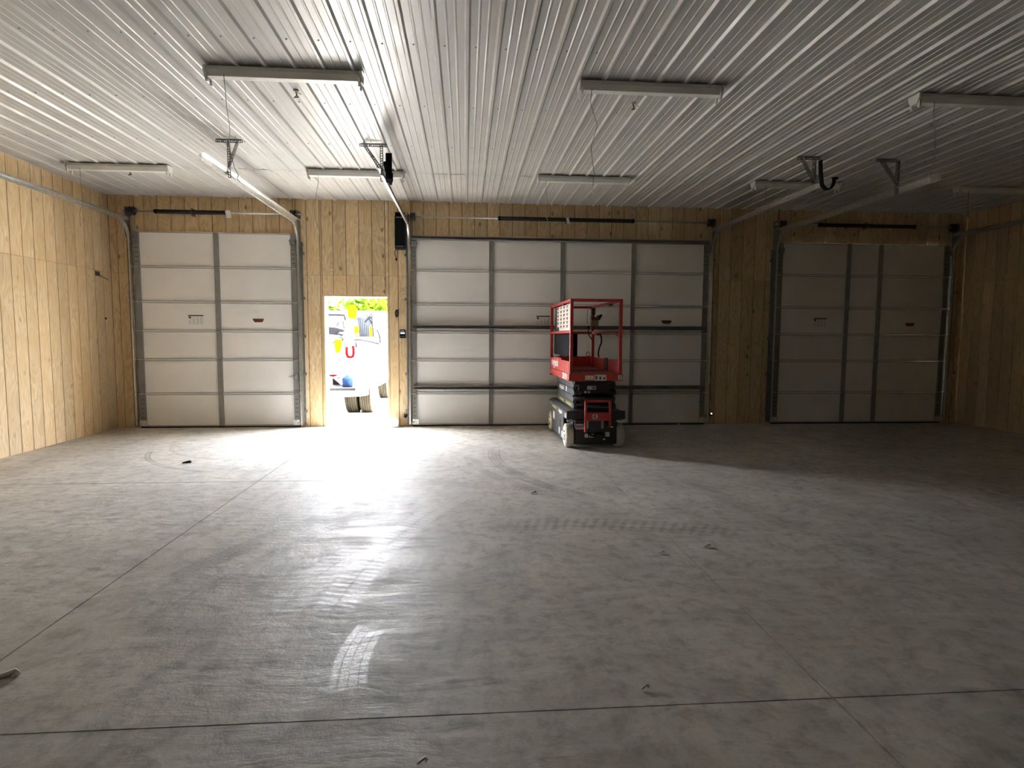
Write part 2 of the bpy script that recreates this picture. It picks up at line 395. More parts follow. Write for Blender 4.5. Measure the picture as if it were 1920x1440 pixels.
def put_board(parent, x0, x1, z0, z1, mat, kind='back'):
    if x1-x0 < 0.02 or z1-z0 < 0.01: return
    me = board_mesh(x1-x0, z1-z0, mat)
    if kind == 'back': link_mesh('board', me, parent, (x0, 0, z0))
    elif kind == 'left': link_mesh('board', me, parent, (XL, x0, z0), (0, 0, PI/2))
    else: link_mesh('board', me, parent, (XR, x1, z0), (0, 0, -PI/2))
BW = 0.2032; g0 = -0.8701
k0 = math.floor((XL-g0)/BW)
k = k0
while g0+k*BW < XR:
    a, b_ = max(XL, g0+k*BW), min(XR, g0+(k+1)*BW); k += 1
    segs = [(a, b_, 0.0)]
    for (ha, hb, hz) in holes:      # cut a board column where an opening crosses it
        out = []
        for (sa, sb, z) in segs:
            if hb <= sa or ha >= sb: out.append((sa, sb, z)); continue
            if ha > sa: out.append((sa, ha, z))
            out.append((max(sa, ha), min(sb, hb), hz))
            if hb < sb: out.append((hb, sb, z))
        segs = out
    for (sa, sb, z) in segs:
        if z < SEAM: put_board(wb, sa, sb, z, SEAM-0.0015, WOOD_B)
        put_board(wb, sa, sb, max(z, SEAM+0.0015), ZC+0.01, WOOD_B)

# left and right walls: boards in view, plain panel behind the camera
for side, sx in (('left', -1), ('right', 1)):
    X0 = XL if sx < 0 else XR
    wl = empty('wall_'+side, (0, 0, 0)); tag(wl, 'grooved plywood wall on the %s of the room' % side, 'wall', kind='structure')
    (MB().box(X0-0.25, X0-0.010, YR, 0.0, 0, 3.95) if sx < 0 else MB().box(X0+0.010, X0+0.25, YR, 0.0, 0, 3.95)).build('wall_core', CORE, wl)
    k = 0
    while k < 34:
        y1 = -k*BW; y0 = y1-BW; k += 1
        put_board(wl, y0, y1, 0, SEAM-0.0015, WOOD_L, side); put_board(wl, y0, y1, SEAM+0.0015, ZC+0.01, WOOD_L, side)
    for j in range(8):
        ya, yb = -34*BW-(j+1)*1.498, -34*BW-j*1.498
        if yb > YR:
            for (za, zb) in ((0, SEAM-0.0015), (SEAM+0.0015, ZC+0.01)): put_board(wl, max(ya, YR), yb, za, zb, WOOD_L, side)
wr = MB().box(XL-0.25, XR+0.25, YR-0.25, YR, 0, 3.95).build('wall_rear', WOOD_L); tag(wr, 'plain plywood wall behind the camera', 'wall', kind='structure')  # unseen; set far back so bounced light is lost there
rf = MB().poly([(YR-0.6, 3.95), (WALLT+0.12, 3.95), (WALLT+0.12, 4.05), (YR/2, 6.0), (YR-0.6, 4.05)], 'x', XL-0.7, XR+0.7).build('roof', ROOFM)  # unseen, added so no light leaks in past the ceiling panels
tag(rf, 'unseen gabled roof added to block light above the ceiling', 'roof', kind='structure')

# ceiling: 36 inch ribbed steel panels in two visible courses, lapped at y=-1.6
ce = empty('ceiling', (0, 0, ZC)); tag(ce, 'white ribbed steel ceiling with screw rows', 'ceiling', kind='structure')
RIB = 0.2286; r0 = -0.898
def rib_profile():
    pts = []
    for q in range(4):
        c = q*RIB
        pts += [(c-0.024, 0), (c-0.010, -0.019), (c+0.010, -0.019), (c+0.024, 0)]
        for m_ in (RIB*0.36, RIB*0.64):
            pts += [(c+m_-0.010, 0), (c+m_-0.004, -0.0035), (c+m_+0.004, -0.0035), (c+m_+0.010, 0)]
    pts = [(-0.03, 0)]+pts+[(4*RIB-0.03, 0)]
    return pts
prof = rib_profile()
def panel_mesh(length):
    mb = MB(); n = len(prof); T = 0.0012
    vs = [(x, y, z) for y in (0, -length) for x, z in prof]+[(x, y, z+T) for y in (0, -length) for x, z in prof]
    fs = [(i, i+1, n+i+1, n+i) for i in range(n-1)]+[(2*n+i, 3*n+i, 3*n+i+1, 2*n+i+1) for i in range(n-1)]
    fs += [(i, 2*n+i, 2*n+i+1, i+1) for i in range(n-1)]+[(n+i, n+i+1, 3*n+i+1, 3*n+i) for i in range(n-1)]
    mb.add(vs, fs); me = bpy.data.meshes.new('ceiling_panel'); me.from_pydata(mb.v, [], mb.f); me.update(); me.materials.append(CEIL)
    return me
pmA, pmB, pmC = panel_mesh(1.62), panel_mesh(6.08), panel_mesh(10.6)
pk = math.floor((XL-r0)/(4*RIB))
x = r0+pk*4*RIB
while x < XR:
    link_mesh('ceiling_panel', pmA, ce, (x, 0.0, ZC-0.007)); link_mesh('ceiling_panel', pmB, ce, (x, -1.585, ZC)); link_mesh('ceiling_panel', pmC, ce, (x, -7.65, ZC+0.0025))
    x += 4*RIB
mb = MB()
for y in (-6.30, -5.11, -3.93, -2.735, -1.54, -0.35):
    xx = r0-20*RIB+0.06
    while xx < XR:
        if xx > XL+0.02:
            mb.lathe((xx, y+random.uniform(-0.008, 0.008), ZC-0.0012), (0, 0, -1), [(0, 0.0085), (0.002, 0.0085), (0.004, 0.005), (0.007, 0.0045)], 6)
        xx += RIB
so_ = mb.build('screw_heads', GALVD, ce); so_['kind'] = 'stuff'
tr = MB()
tr.box(XL-0.02, XR+0.02, YR, 0.01, ZC+0.05, ZC+0.10); tr.build('ceiling_backing', CORE, ce)

# walk door frame and threshold
fr = empty('trim_1', (-1.74, 0, 0)); tag(fr, 'new pine jamb around the open walk door', 'door frame', kind='structure')
Box('jamb', PINE, fr, WX0-0.03, WX0, -0.002, WALLT, 0, WZ); Box('jamb', PINE, fr, WX1, WX1+0.03, -0.002, WALLT, 0, WZ)
Box('head_jamb', PINE, fr, WX0-0.03, WX1+0.03, -0.002, WALLT, WZ, WZ+0.03)
Box('door_stop', PINE, fr, WX0, WX0+0.012, 0.14, 0.175, 0, WZ-0.012); Box('door_stop', PINE, fr, WX1-0.012, WX1, 0.14, 0.175, 0, WZ-0.012); Box('door_stop', PINE, fr, WX0, WX1, 0.14, 0.175, WZ-0.012, WZ)
th = Box('trim_2', GALV, None, WX0, WX1, 0.10, WALLT+0.03, 0.0, 0.018, 0.004); tag(th, 'metal threshold strip under the open walk door', 'threshold', kind='structure')

# ------------------------------------------------------------------ sectional garage doors
SEC = [0.0, 0.5375, 1.0735, 1.5240, 1.9720, 2.5090, 3.0480]
YF = -0.046
def garage_door(n, label, cx, hw, stiles, struts):
    root = thing('door_%d' % n, label, 'garage door', (cx, 0, 0), kind='structure')
    x0, x1 = cx-hw, cx+hw
    for i in range(6):
        z0, z1 = SEC[i]+(0.022 if i == 0 else 0.0015), SEC[i+1]-0.0015
        mb = MB().box(x0, x1, -0.028, -0.013, z0, z1).box(x0, x1, -0.013, -0.002, z0+(0.014 if i else -0.02), z1)
        rt, rb_ = 0.016, 0.016
        mb.box(x0, x1, -0.012, -0.003, z1-0.004, z1+(0.012 if i < 5 else 0))
        mb.box(x0, x1, -0.040, -0.028, z0, z0+rb_); mb.box(x0, x1, -0.040, -0.028, z1-rt, z1)
        sec = mb.build('section', DOORW, root, bevel=0.002, seg=1)
        MB().box(x0, x1, YF+0.002, -0.040, z0+0.008, z0+0.019).build('section_lip', RAILM, sec); MB().box(x0, x1, YF+0.002, -0.040, z1-0.019, z1-0.008).build('section_lip', RAILM, sec)
        for j, (sa, sb) in enumerate(stiles):
            st = MB().box(sa, sb, YF, -0.028, z0+0.002, z1-0.002)
            st.box(sa, sa+0.006, YF-0.006, YF, z0+0.002, z1-0.002).box(sb-0.006, sb, YF-0.006, YF, z0+0.002, z1-0.002)
            st.build('stile', STILE, sec)
            sc = (sa+sb)/2
            if i < 5:
                h = MB().box(sc-0.032, sc+0.032, YF-0.012, YF-0.006, z1-0.045, z1+0.0).box(sc-0.026, sc+0.026, YF-0.012, YF-0.006, z1+0.003, z1+0.045)
                h.cyl((sc-0.034, YF-0.014, z1+0.0015), (sc+0.034, YF-0.014, z1+0.0015), 0.008, 8)
                h.build('hinge', STILE, sec)
        for e in (0, 1):    # end caps with punched slots in the lowest and top section
            sa, sb = stiles[0] if e == 0 else stiles[-1]
            if i in (0, 5):
                for q in range(6):
                    zz = z0+0.07+q*0.07
                    MB().box(sa+0.02, sb-0.02, YF-0.0075, YF-0.0002, zz, zz+0.012).build('slot', SLATE, sec)
    seal = MB().poly([(-0.046, 0.0), (-0.002, 0.0), (-0.002, 0.022), (-0.040, 0.022), (-0.050, 0.012)], 'x', x0, x1).build('bottom_seal', RUBBER, root)
    for z, hh, d in struts:
        s_ = MB().poly([(YF-0.006, z-hh/2), (YF-d, z-hh/2), (YF-d, z-hh/2+0.014), (YF-0.016, z-hh/2+0.014), (YF-0.016, z+hh/2-0.014), (YF-d, z+hh/2-0.014), (YF-d, z+hh/2), (YF-0.006, z+hh/2)], 'x', x0+0.02, x1-0.02)
        s_.build('strut', GALVD if z < 2.9 else STILE, root)
    for e in (-1, 1):        # rollers, top fixtures and bottom brackets
        xe = x0 if e < 0 else x1
        for i in range(1, 6):
            z = SEC[i]
            MB().cyl((xe-e*0.06, YF-0.022, z), (xe+e*0.035, YF-0.022, z), 0.006, 8).lathe((xe+e*0.030, YF-0.022, z), (e, 0, 0), [(0, 0.020), (0.003, 0.024), (0.017, 0.024), (0.02, 0.020)], 12).build('roller', GALV, root)
        MB().box(min(xe, xe-e*0.085), max(xe, xe-e*0.085), YF-0.05, YF-0.006, DH-0.18, DH-0.09).cyl((xe-e*0.10, YF-0.03, DH-0.12), (xe+e*0.03, YF-0.03, DH-0.12), 0.008, 8).build('top_fixture', GALVD, root)
        MB().box(min(xe, xe-e*0.10), max(xe, xe-e*0.10), YF-0.02, YF-0.006, 0.03, 0.12).cyl((xe-e*0.03, YF-0.03, 0.07), (xe+e*0.03, YF-0.03, 0.07), 0.012, 8).build('bottom_bracket', GALV, root)
    return root
E1 = 0.072
c, h = DOORS[0]
d1 = garage_door(1, 'white sectional garage door left of the open walk door', c, h, [(c-h, c-h+0.085), (-3.892, -3.819), (c+h-0.085, c+h)], [])
c, h = DOORS[1]
d2 = garage_door(2, 'wide white sectional garage door behind the scissor lift', c, h, [(c-h, c-h+E1), (0.381, 0.451), (1.542, 1.613), (2.716, 2.778), (c+h-0.085, c+h)],
                 [(3.015, 0.062, 0.075), (1.612, 0.060, 0.075), (0.632, 0.060, 0.075)])
c, h = DOORS[2]
d3 = garage_door(3, 'white sectional garage door at the dark right end of the wall', c, h, [(c-h, c-h+0.09), (6.417, 6.484), (6.983, 7.050), (c+h-0.09, c+h)], [])
def stickers(root, xa, za, xb, zb):
    s = Box('instruction_sticker', PAPER, root, xa-0.125, xa+0.125, -0.0292, -0.0281, za-0.075, za+0.085); s['label'] = 'white instruction sticker with a dark heading'
    mb = MB().box(xa-0.115, xa+0.115, -0.0300, -0.0292, za+0.062, za+0.080); mb.build('heading_bar', INK, s)
    mb = MB().poly([(xa-0.110, za+0.055), (xa-0.065, za+0.055), (xa-0.080, za+0.03), (xa-0.070, za+0.01), (xa-0.105, za+0.035)], 'y', -0.0300, -0.0292); mb.build('emblem', INK, s)
    mb = MB()
    for q in range(4):
        for r_ in range(7):
            x_ = xa-0.105+q*0.057; z_ = za+0.045-r_*0.017
            if q == 0 and r_ < 3: continue
            mb.box(x_, x_+0.040*random.uniform(0.6, 1), -0.0298, -0.0292, z_-0.006, z_)
    mb.build('small_print', INKG, s)
    b = MB().poly([(xb-0.083, zb+0.028), (xb+0.083, zb+0.028), (xb+0.083, zb+0.006), (xb+0.060, zb-0.028), (xb-0.055, zb-0.028), (xb-0.083, zb+0.006)], 'y', -0.0295, -0.0281)
    o = b.build('maker_badge', REDINK, root); o['label'] = 'small dark red badge'
stickers(d1, -4.203, 1.693, -3.255, 1.695)
stickers(d2, 1.268, 1.722, 3.330, 1.715)
stickers(d3, 5.998, 1.720, 7.611, 1.700)
# slide lock on door 1
MB().box(-2.80, -2.68, YF-0.02, YF-0.002, 0.80, 0.815).box(-2.70, -2.66, YF-0.03, YF-0.002, 0.765, 0.85).build('slide_lock', GALV, d1)

# tracks
def perforated(p0, p1, wv, holes, mat, name, parent, width=0.034, th=0.003):
    p0 = Vector(p0); p1 = Vector(p1); t = p1-p0; L = t.length; t.normalize(); wv = Vector(wv); wv = (wv-t*wv.dot(t)).normalized(); nv = t.cross(wv)
    mb = MB()
    for s_ in (-1, 1): mb.bar(p0+wv*s_*(width*0.36), p1+wv*s_*(width*0.36), th, width*0.28, ref=wv)
    for i in range(holes+1):
        q = p0+t*(L*i/holes); mb.bar(q-wv*width*0.4, q+wv*width*0.4, 0.010, th*0.9, ref=nv)
    mb.bar(p0+wv*width*0.5+nv*0.012, p1+wv*width*0.5+nv*0.012, 0.026, th, ref=wv)
    return mb.build(name, mat, parent)
ZH, RC = 3.20, 0.32
def track(label, xt, inward, yend, hanger, bumper=None):
    root = thing('door_track', label, 'door track', (xt, 0, 0), 'galvanised garage door tracks')
    C = [(-0.012, -0.025), (0.012, -0.025), (0.014, -0.022), (0.014, 0.022), (0.012, 0.025), (-0.012, 0.025), (-0.012, 0.0225), (0.0105, 0.0225), (0.0115, 0.0), (0.0105, -0.0225), (-0.012, -0.0225)]
    if inward > 0: C = [(-a, b_) for a, b_ in C][::-1]
    yv = YF-0.030
    MB().sweep([(xt, yv, 0.04), (xt, yv, ZH-RC)], C).build('vertical_track', GALV, root)
    pts = [(xt, yv-RC+RC*math.cos(a), ZH-RC+RC*math.sin(a)) for a in [i*PI/2/14 for i in range(15)]]
    MB().sweep(pts, C).build('curved_track', GALV, root)
    MB().sweep([(xt, yv-RC, ZH), (xt, yend, ZH)], C).build('horizontal_track', GALV, root)
    sx = 0.015*inward*-1
    MB().box(min(xt+sx, xt+sx*1.15), max(xt+sx, xt+sx*1.15), yend+0.02, -0.03, ZH+0.0, ZH+0.055).box(min(xt+sx, xt+sx+0.03*-inward), max(xt+sx, xt+sx+0.03*-inward), yend+0.02, -0.03, ZH+0.052, ZH+0.055).build('track_angle', GALV, root)
    o_ = -inward        # away from the door
    xa = xt+o_*0.020
    MB().box(min(xa, xa+o_*0.003), max(xa, xa+o_*0.003), yv-0.03, -0.001, 0.03, ZH-RC+0.05).box(min(xa, xa+o_*0.032), max(xa, xa+o_*0.032), -0.004, -0.001, 0.03, ZH-RC+0.05).build('jamb_angle', GALVD, root)
    MB().poly([(-0.001, ZH-RC-0.05), (-0.001, ZH+0.10), (-0.05, ZH+0.10), (-0.20, ZH+0.02), (-0.12, ZH-RC+0.08), (-0.06, ZH-RC-0.05)], 'x', xa+o_*0.003, xa+o_*0.006).build('flag_bracket', GALVD, root)
    for z in (0.25, 0.85, 1.45, 2.05, 2.75):
        MB().box(min(xa, xa+o_*0.055), max(xa, xa+o_*0.055), -0.018, -0.001, z-0.022, z+0.022).cyl((xa+o_*0.035, -0.026, z), (xa+o_*0.035, -0.001, z), 0.010, 6).build('jamb_bracket', GALVD, root)
    if hanger:
        yh = -2.845; zt = ZC-0.020
        xl, xr_ = hanger
        h_ = perforated((xl, yh, zt-0.018), (xr_, yh, zt-0.018), (0, 0, 1), 14, GALVD, 'hanger_plate', root)
        perforated((xt+o_*0.034, yh, zt-0.02), (xt+o_*0.034, yh, ZH-0.02), (1, 0, 0), 14, GALVD, 'hanger_leg', root)
        far = xl+0.05 if abs(xl-xt) > abs(xr_-xt) else xr_-0.05
        perforated((far, yh, zt-0.02), (xt+o_*0.034, yh, ZH+0.10), (1, 0, 0), 14, GALVD, 'hanger_brace', root)
    if bumper == 'edge':
        mb = MB().sweep([(xt+0.07, yend+0.06, 3.43), (xt+0.07, yend+0.05, 3.27), (xt+0.07, yend+0.03, 3.15), (xt+0.07, yend+0.08, 3.125), (xt+0.07, yend+0.13, 3.16), (xt+0.07, yend+0.14, 3.24)], [(-0.034, -0.003), (0.034, -0.003), (0.034, 0.003), (-0.034, 0.003)])
        mb.build('bumper_spring', BLACK, root)
        MB().sweep([(xt+0.04, yend-0.02, 3.30), (xt+0.02, yend+0.6, 3.245)], [(-0.018, -0.02), (0.018, -0.02), (0.018, 0.02), (-0.018, 0.02)]).build('cable_sleeve', BLACK, root)
    if bumper == 'loop':
        pts = [(3.955, 3.44), (3.965, 3.30), (3.985, 3.17), (4.03, 3.125), (4.085, 3.13), (4.115, 3.17), (4.125, 3.235)]
        MB().sweep([(x_, yend+0.05, z_) for x_, z_ in pts], [(-0.034, -0.004), (0.034, -0.004), (0.034, 0.004), (-0.034, 0.004)], bx=(0, 1, 0)).build('bumper_spring', BLACK, root)
        MB().box(4.10, 4.14, yend+0.0, yend+0.10, 3.225, 3.25).build('spring_clip', BLACK, root)
    return root
def edges(i): return DOORS[i][0]-DOORS[i][1], DOORS[i][0]+DOORS[i][1]
a, b_ = edges(0)
track('galvanised track running along the left plywood wall', a-0.038, 1, -3.55, None)
track('galvanised track between the left garage door and the walk door', b_+0.038, -1, -3.50, (-2.705, -2.425))
a, b_ = edges(1)
track('galvanised track curving up beside the black wall opener', a-0.038, 1, -3.10, (-1.165, -0.87), 'edge')
track('galvanised track at the right edge of the wide garage door', b_+0.038, -1, -3.25, (3.885, 4.16), 'loop')
a, b_ = edges(2)
track('galvanised track at the left edge of the dark right garage door', a-0.038, 1, -3.50, (4.865, 5.115))
track('galvanised track next to the dark right plywood wall', b_+0.038, -1, -3.50, None)

# torsion shafts
def shaft(label, i, sa, sb, tagx, tagw, tagh):
    a, b_ = edges(i); y, z = -0.105, 3.335
    root = thing('torsion_shaft', label, 'torsion spring', ((a+b_)/2, y, z), 'torsion shafts over the garage doors')
    MB().cyl((a-0.10, y, z), (b_+0.10, y, z), 0.0127, 10).build('shaft', GALV, root)
    n = int((sb-sa)/0.012); pr = []
    mb = MB()
    prof_ = []
    for q in range(n+1):
        prof_ += [(q*(sb-sa)/n, 0.030), ((q+0.5)*(sb-sa)/n, 0.033)]
    mb.lathe((sa, y, z), (1, 0, 0), prof_, 10).build('spring', SPRING, root)
    mid = (sa+sb)/2
    for e, xe in ((-1, a-0.02), (1, b_+0.02)):
        MB().lathe((xe-0.045*e-0.035, y, z), (1, 0, 0), [(0, 0.040), (0.01, 0.066), (0.02, 0.060), (0.06, 0.056), (0.068, 0.066), (0.078, 0.066)], 16).build('cable_drum', SLATEB, root)
        MB().box(xe+e*0.03-0.003, xe+e*0.03+0.003, y-0.05, 0.0, z-0.06, z+0.06).box(xe+e*0.03-0.02, xe+e*0.03+0.02, -0.006, 0.0, z-0.06, z+0.06).build('end_bearing', GALVD, root)
    MB().cyl((a-0.045, y+0.05, z), (a-0.045+0.02, YF-0.02, 0.10), 0.0022, 5).build('lift_cable', GALVD, root)
    MB().cyl((b_+0.045, y+0.05, z), (b_+0.045-0.02, YF-0.02, 0.10), 0.0022, 5).build('lift_cable', GALVD, root)
    for e in (sa, sb, ):
        MB().lathe((e-0.02, y, z), (1, 0, 0), [(0, 0.024), (0.012, 0.034), (0.04, 0.034), (0.045, 0.026)], 12).build('winding_cone', BLACK, root)
    if tagx is not None:
        MB().sweep([(tagx, y-0.034, z+0.03), (tagx, y-0.040, z), (tagx+0.01, y-0.040, z-tagh*0.5), (tagx+0.012, y-0.034, z-tagh)], [(-tagw/2, -0.0008), (tagw/2, -0.0008), (tagw/2, 0.0008), (-tagw/2, 0.0008)]).build('paper_tag', PAPER, root)
    MB().box(mid-0.004, mid+0.004, y-0.03, 0.0, z-0.055, z+0.055).build('center_bracket', GALVD, root)
    return root
shaft('torsion shaft with a short black spring over the left garage door', 0, -4.704, -3.635, -3.625, 0.075, 0.085)
shaft('torsion shaft with two long black springs over the wide garage door', 1, 0.537, 2.701, 1.63, 0.045, 0.07)
shaft('torsion shaft with a black spring over the dark right garage door', 2, 5.854, 7.525, None, 0, 0)

# wall-mount opener
op = thing('door_opener', 'black wall mounted opener box beside the wide garage door', 'door opener', (-1.03, 0, 2.83))
MB().poly([(-0.002, 2.83), (-0.002, 3.405), (-0.085, 3.405), (-0.085, 3.345), (-0.15, 3.335), (-0.155, 2.86), (-0.12, 2.83)], 'x', -1.105, -0.955).build('housing', BLACK, op, bevel=0.008)
Box('trim_strip', GALVD, op, -1.092, -0.968, -0.1575, -0.154, 3.305, 3.318); Box('trim_strip', GALVD, op, -1.092, -0.968, -0.1565, -0.150, 2.862, 2.872)
Box('side_cover', SLATEB, op, -0.955, -0.935, -0.14, -0.004, 2.85, 3.30, 0.006)
MB().cyl((-0.94, -0.105, 3.335), (-0.885, -0.105, 3.335), 0.02, 12).build('drive_collar', GALVD, op)
MB().tube([(-1.10, -0.02, 2.84), (-1.125, -0.02, 2.80), (-1.115, -0.015, 2.73), (-1.10, -0.02, 2.70)], 0.005, 6).build('release_cord', BLACK, op)
MB().lathe((-1.10, -0.02, 2.70), (0, 0, -1), [(0, 0.006), (0.01, 0.014), (0.035, 0.012), (0.045, 0.004)], 10).build('cord_pull', BLACK, op)
MB().tube([(-0.93, -0.05, 3.05), (-0.90, -0.05, 3.05)], 0.018, 8).build('status_knob', BLACK, op)

# wall control, remote hanging near it
kc = thing('wall_control', 'black wall control with lit display beside the walk door', 'wall control', (-1.01, 0, 1.425))
Box('case', BLACK, kc, -1.058, -0.962, -0.024, -0.001, 1.427, 1.565, 0.012)
Box('display', SCREEN, kc, -1.043, -0.977, -0.026, -0.0235, 1.497, 1.520, 0.002); Box('status_line', INKG, kc, -1.040, -0.980, -0.0255, -0.0235, 1.535, 1.550, 0.002)
for q in range(3): Box('button', SLATE, kc, -1.045+q*0.025, -1.027+q*0.025, -0.027, -0.0235, 1.445, 1.465, 0.003)
cn = thing('cable_coil', 'small dark coil of wire hanging on plywood right of the walk door', 'wire', (-1.10, 0, 1.78))
MB().tube([(-1.10+0.022*math.cos(t)*(1+0.1*math.sin(5*t)), -0.018-0.010*math.sin(t*1.7), 1.82+0.055*math.sin(t)) for t in [i*0.35 for i in range(60)]], 0.010, 6).build('wire_loop', SLATEB, cn)
MB().tube([(-1.09, -0.01, 1.86), (-1.075, -0.03, 1.89), (-1.06, -0.03, 1.885)], 0.006, 5).build('wire_end', INK, cn)

# photo eyes
for nm, lab, xx, e, lit in (('safety_sensor', 'black door safety sensor left of the wide garage door', -0.975, 1, False), ('safety_sensor', 'door safety sensor with glowing lamp right of the wide garage door', 4.135, -1, True)):
    s = thing(nm, lab, 'sensor', (xx, -0.03, 0.14), 'door safety sensors')
    MB().box(xx-0.02, xx+0.02, -0.06, -0.02, 0.14, 0.195).build('body', BLACK, s, bevel=0.004)
    MB().box(xx-0.03, xx+0.075*e*0+0.03, -0.02, -0.001, 0.15, 0.185).build('bracket', GALVD, s)
    MB().lathe((xx+e*0.02, -0.04, 0.168), (e, 0, 0), [(0, 0.014), (0.008, 0.013)], 12).build('lens', GLASSD, s)
    MB().lathe((xx, -0.06, 0.183), (0, -1, 0), [(0, 0.010), (0.005, 0.009), (0.008, 0.004)], 10).build('status_lamp', LEDM if lit else SLATE, s)

# left wall box and cable
jb = thing('outlet_hole', 'black cable opening with short brown wire on the left wall', 'wall box', (XL, -0.348, 2.33))
Box('box', INK, jb, XL, XL+0.012, -0.395, -0.30, 2.33, 2.395, 0.003)
MB().tube([(XL+0.01, -0.31, 2.34), (XL+0.02, -0.22, 2.32), (XL+0.03, -0.12, 2.29)], 0.010, 6).build('wire_stub', KHAKI, jb)
kb = Box('wall_hook', INK, None, XL, XL+0.02, -0.215, -0.185, 1.69, 1.72, 0.006); tag(kb, 'small dark knot hole low on the left plywood wall', 'hook')  # small dark block standing in for a knot hole in the board

# ------------------------------------------------------------------ ceiling lights (bare strips without tubes)
LH = 3.582
def light(label, xa, yc, cordx, cord, hook=None):
    xb = xa+1.22
    root = thing('strip_light', label, 'ceiling light', ((xa+xb)/2, yc, LH), 'bare strip lights on the ceiling')
    MB().poly([(yc-0.062, LH), (yc+0.062, LH), (yc+0.062, LH-0.030), (yc+0.036, LH-0.072), (yc-0.036, LH-0.072), (yc-0.062, LH-0.030)], 'x', xa+0.012, xb-0.012).build('housing', LAMPW, root, bevel=0.003)
    for xe, e in ((xa, -1), (xb, 1)):
        MB().poly([(yc-0.066, LH+0.002), (yc+0.066, LH+0.002), (yc+0.066, LH-0.034), (yc+0.038, LH-0.078), (yc-0.038, LH-0.078), (yc-0.066, LH-0.034)], 'x', xe-0.006 if e < 0 else xe-0.006, xe+0.006).build('end_plate', LAMPW, root)
        for s_ in (-1, 1):
            y = yc+s_*0.045
            MB().poly([(y-0.012, LH-0.045), (y+0.012, LH-0.045), (y+0.012, LH-0.105), (y+0.005, LH-0.118), (y-0.005, LH-0.118), (y-0.012, LH-0.105)], 'x', xe-e*0.022, xe-e*0.006).build('tube_socket', LAMPW, root)
    Box('glint_patch', PAPER, root, xb-0.10, xb-0.045, yc-0.0625, yc-0.058, LH-0.028, LH-0.006)  # white patch painted for the bright reflection at the housing end
    for q in (0.25, 0.75):
        MB().box(xa+1.22*q-0.02, xa+1.22*q+0.02, yc-0.03, yc+0.03, LH, ZC-0.018).build('mounting_strap', GALV, root)
    if cord:
        pts = [(cordx, yc-0.05, LH-0.06)]+[(cordx+dx, yc-0.05, LH-0.06-dz) for dx, dz in cord]
        MB().tube(pts, 0.0028, 5).build('cord', WIRE, root)
        e = pts[-1]
        MB().tube([e, (e[0]-0.01, e[1], e[2]-0.03), (e[0]+0.015, e[1], e[2]-0.06)], 0.0045, 5).build('plug_end', WIREW, root)
    return root
YN, YFR = -4.62, -1.70
light('bare strip light, nearest of the left ceiling pair', -2.06, YN, -1.91, [(0.015, 0.25), (0.035, 0.42), (0.02, 0.55), (0.06, 0.72), (0.09, 0.78)])
light('bare strip light near camera over the floor before the lift', 0.955, YN, 1.05, [(-0.01, 0.12), (0.05, 0.30), (0.0, 0.48), (0.03, 0.70), (0.02, 0.80)])
light('bare strip light cut off by the right picture edge near the camera', 3.93, YN, 4.08, [(-0.01, 0.10), (0.02, 0.25), (0.03, 0.45), (0.0, 0.62)])
light('bare strip light in the far row beside the left wall', -4.95, YFR, -4.78, [(0.0, 0.22), (0.02, 0.40), (-0.03, 0.55), (-0.03, 0.72)])
light('bare strip light in the far row above the walk door', -2.02, YFR, -1.88, [(0.0, 0.10), (-0.03, 0.24), (-0.06, 0.42), (-0.05, 0.56), (-0.02, 0.66)])
light('bare strip light in the far row above the wide garage door', 0.96, YFR, 1.06, [(0.0, 0.12), (0.03, 0.30), (0.02, 0.46)])
light('bare strip light in the far row behind the black bumper loop', 3.92, YFR, 4.07, [(0.0, 0.12), (0.02, 0.34), (-0.01, 0.46)])
light('bare strip light in the far row at the dark right corner', 6.88, YFR, 7.02, [(0.0, 0.14), (0.02, 0.36)])
for lab, x_, y_ in (('dark wire stub in the ceiling below the left near strip light', -1.48, -4.20), ('dark wire stub in the ceiling below the middle near strip light', 1.53, -4.20), ('dark wire stub in the ceiling beside the far left strip light', -4.36, -1.42)):
    t = thing('wire_stub', lab, 'wire', (x_, y_, ZC))
    MB().lathe((x_, y_, ZC), (0, 0, -1), [(0, 0.025), (0.008, 0.024), (0.012, 0.01)], 10).build('bushing', GALVD, t)
    MB().tube([(x_, y_, ZC-0.01), (x_+0.01, y_-0.01, ZC-0.05), (x_-0.015, y_-0.02, ZC-0.075), (x_+0.02, y_, ZC-0.06)], 0.006, 5).build('wire', INK, t)
    MB().tube([(x_, y_, ZC-0.01), (x_+0.02, y_-0.01, ZC-0.03), (x_+0.05, y_-0.02, ZC-0.045)], 0.006, 5).build('wire', WIREW, t)

# ------------------------------------------------------------------ scissor lift
lf = thing('scissor_lift', 'red and black scissor lift parked before the wide garage door', 'scissor lift', (1.70, -1.27, 0))
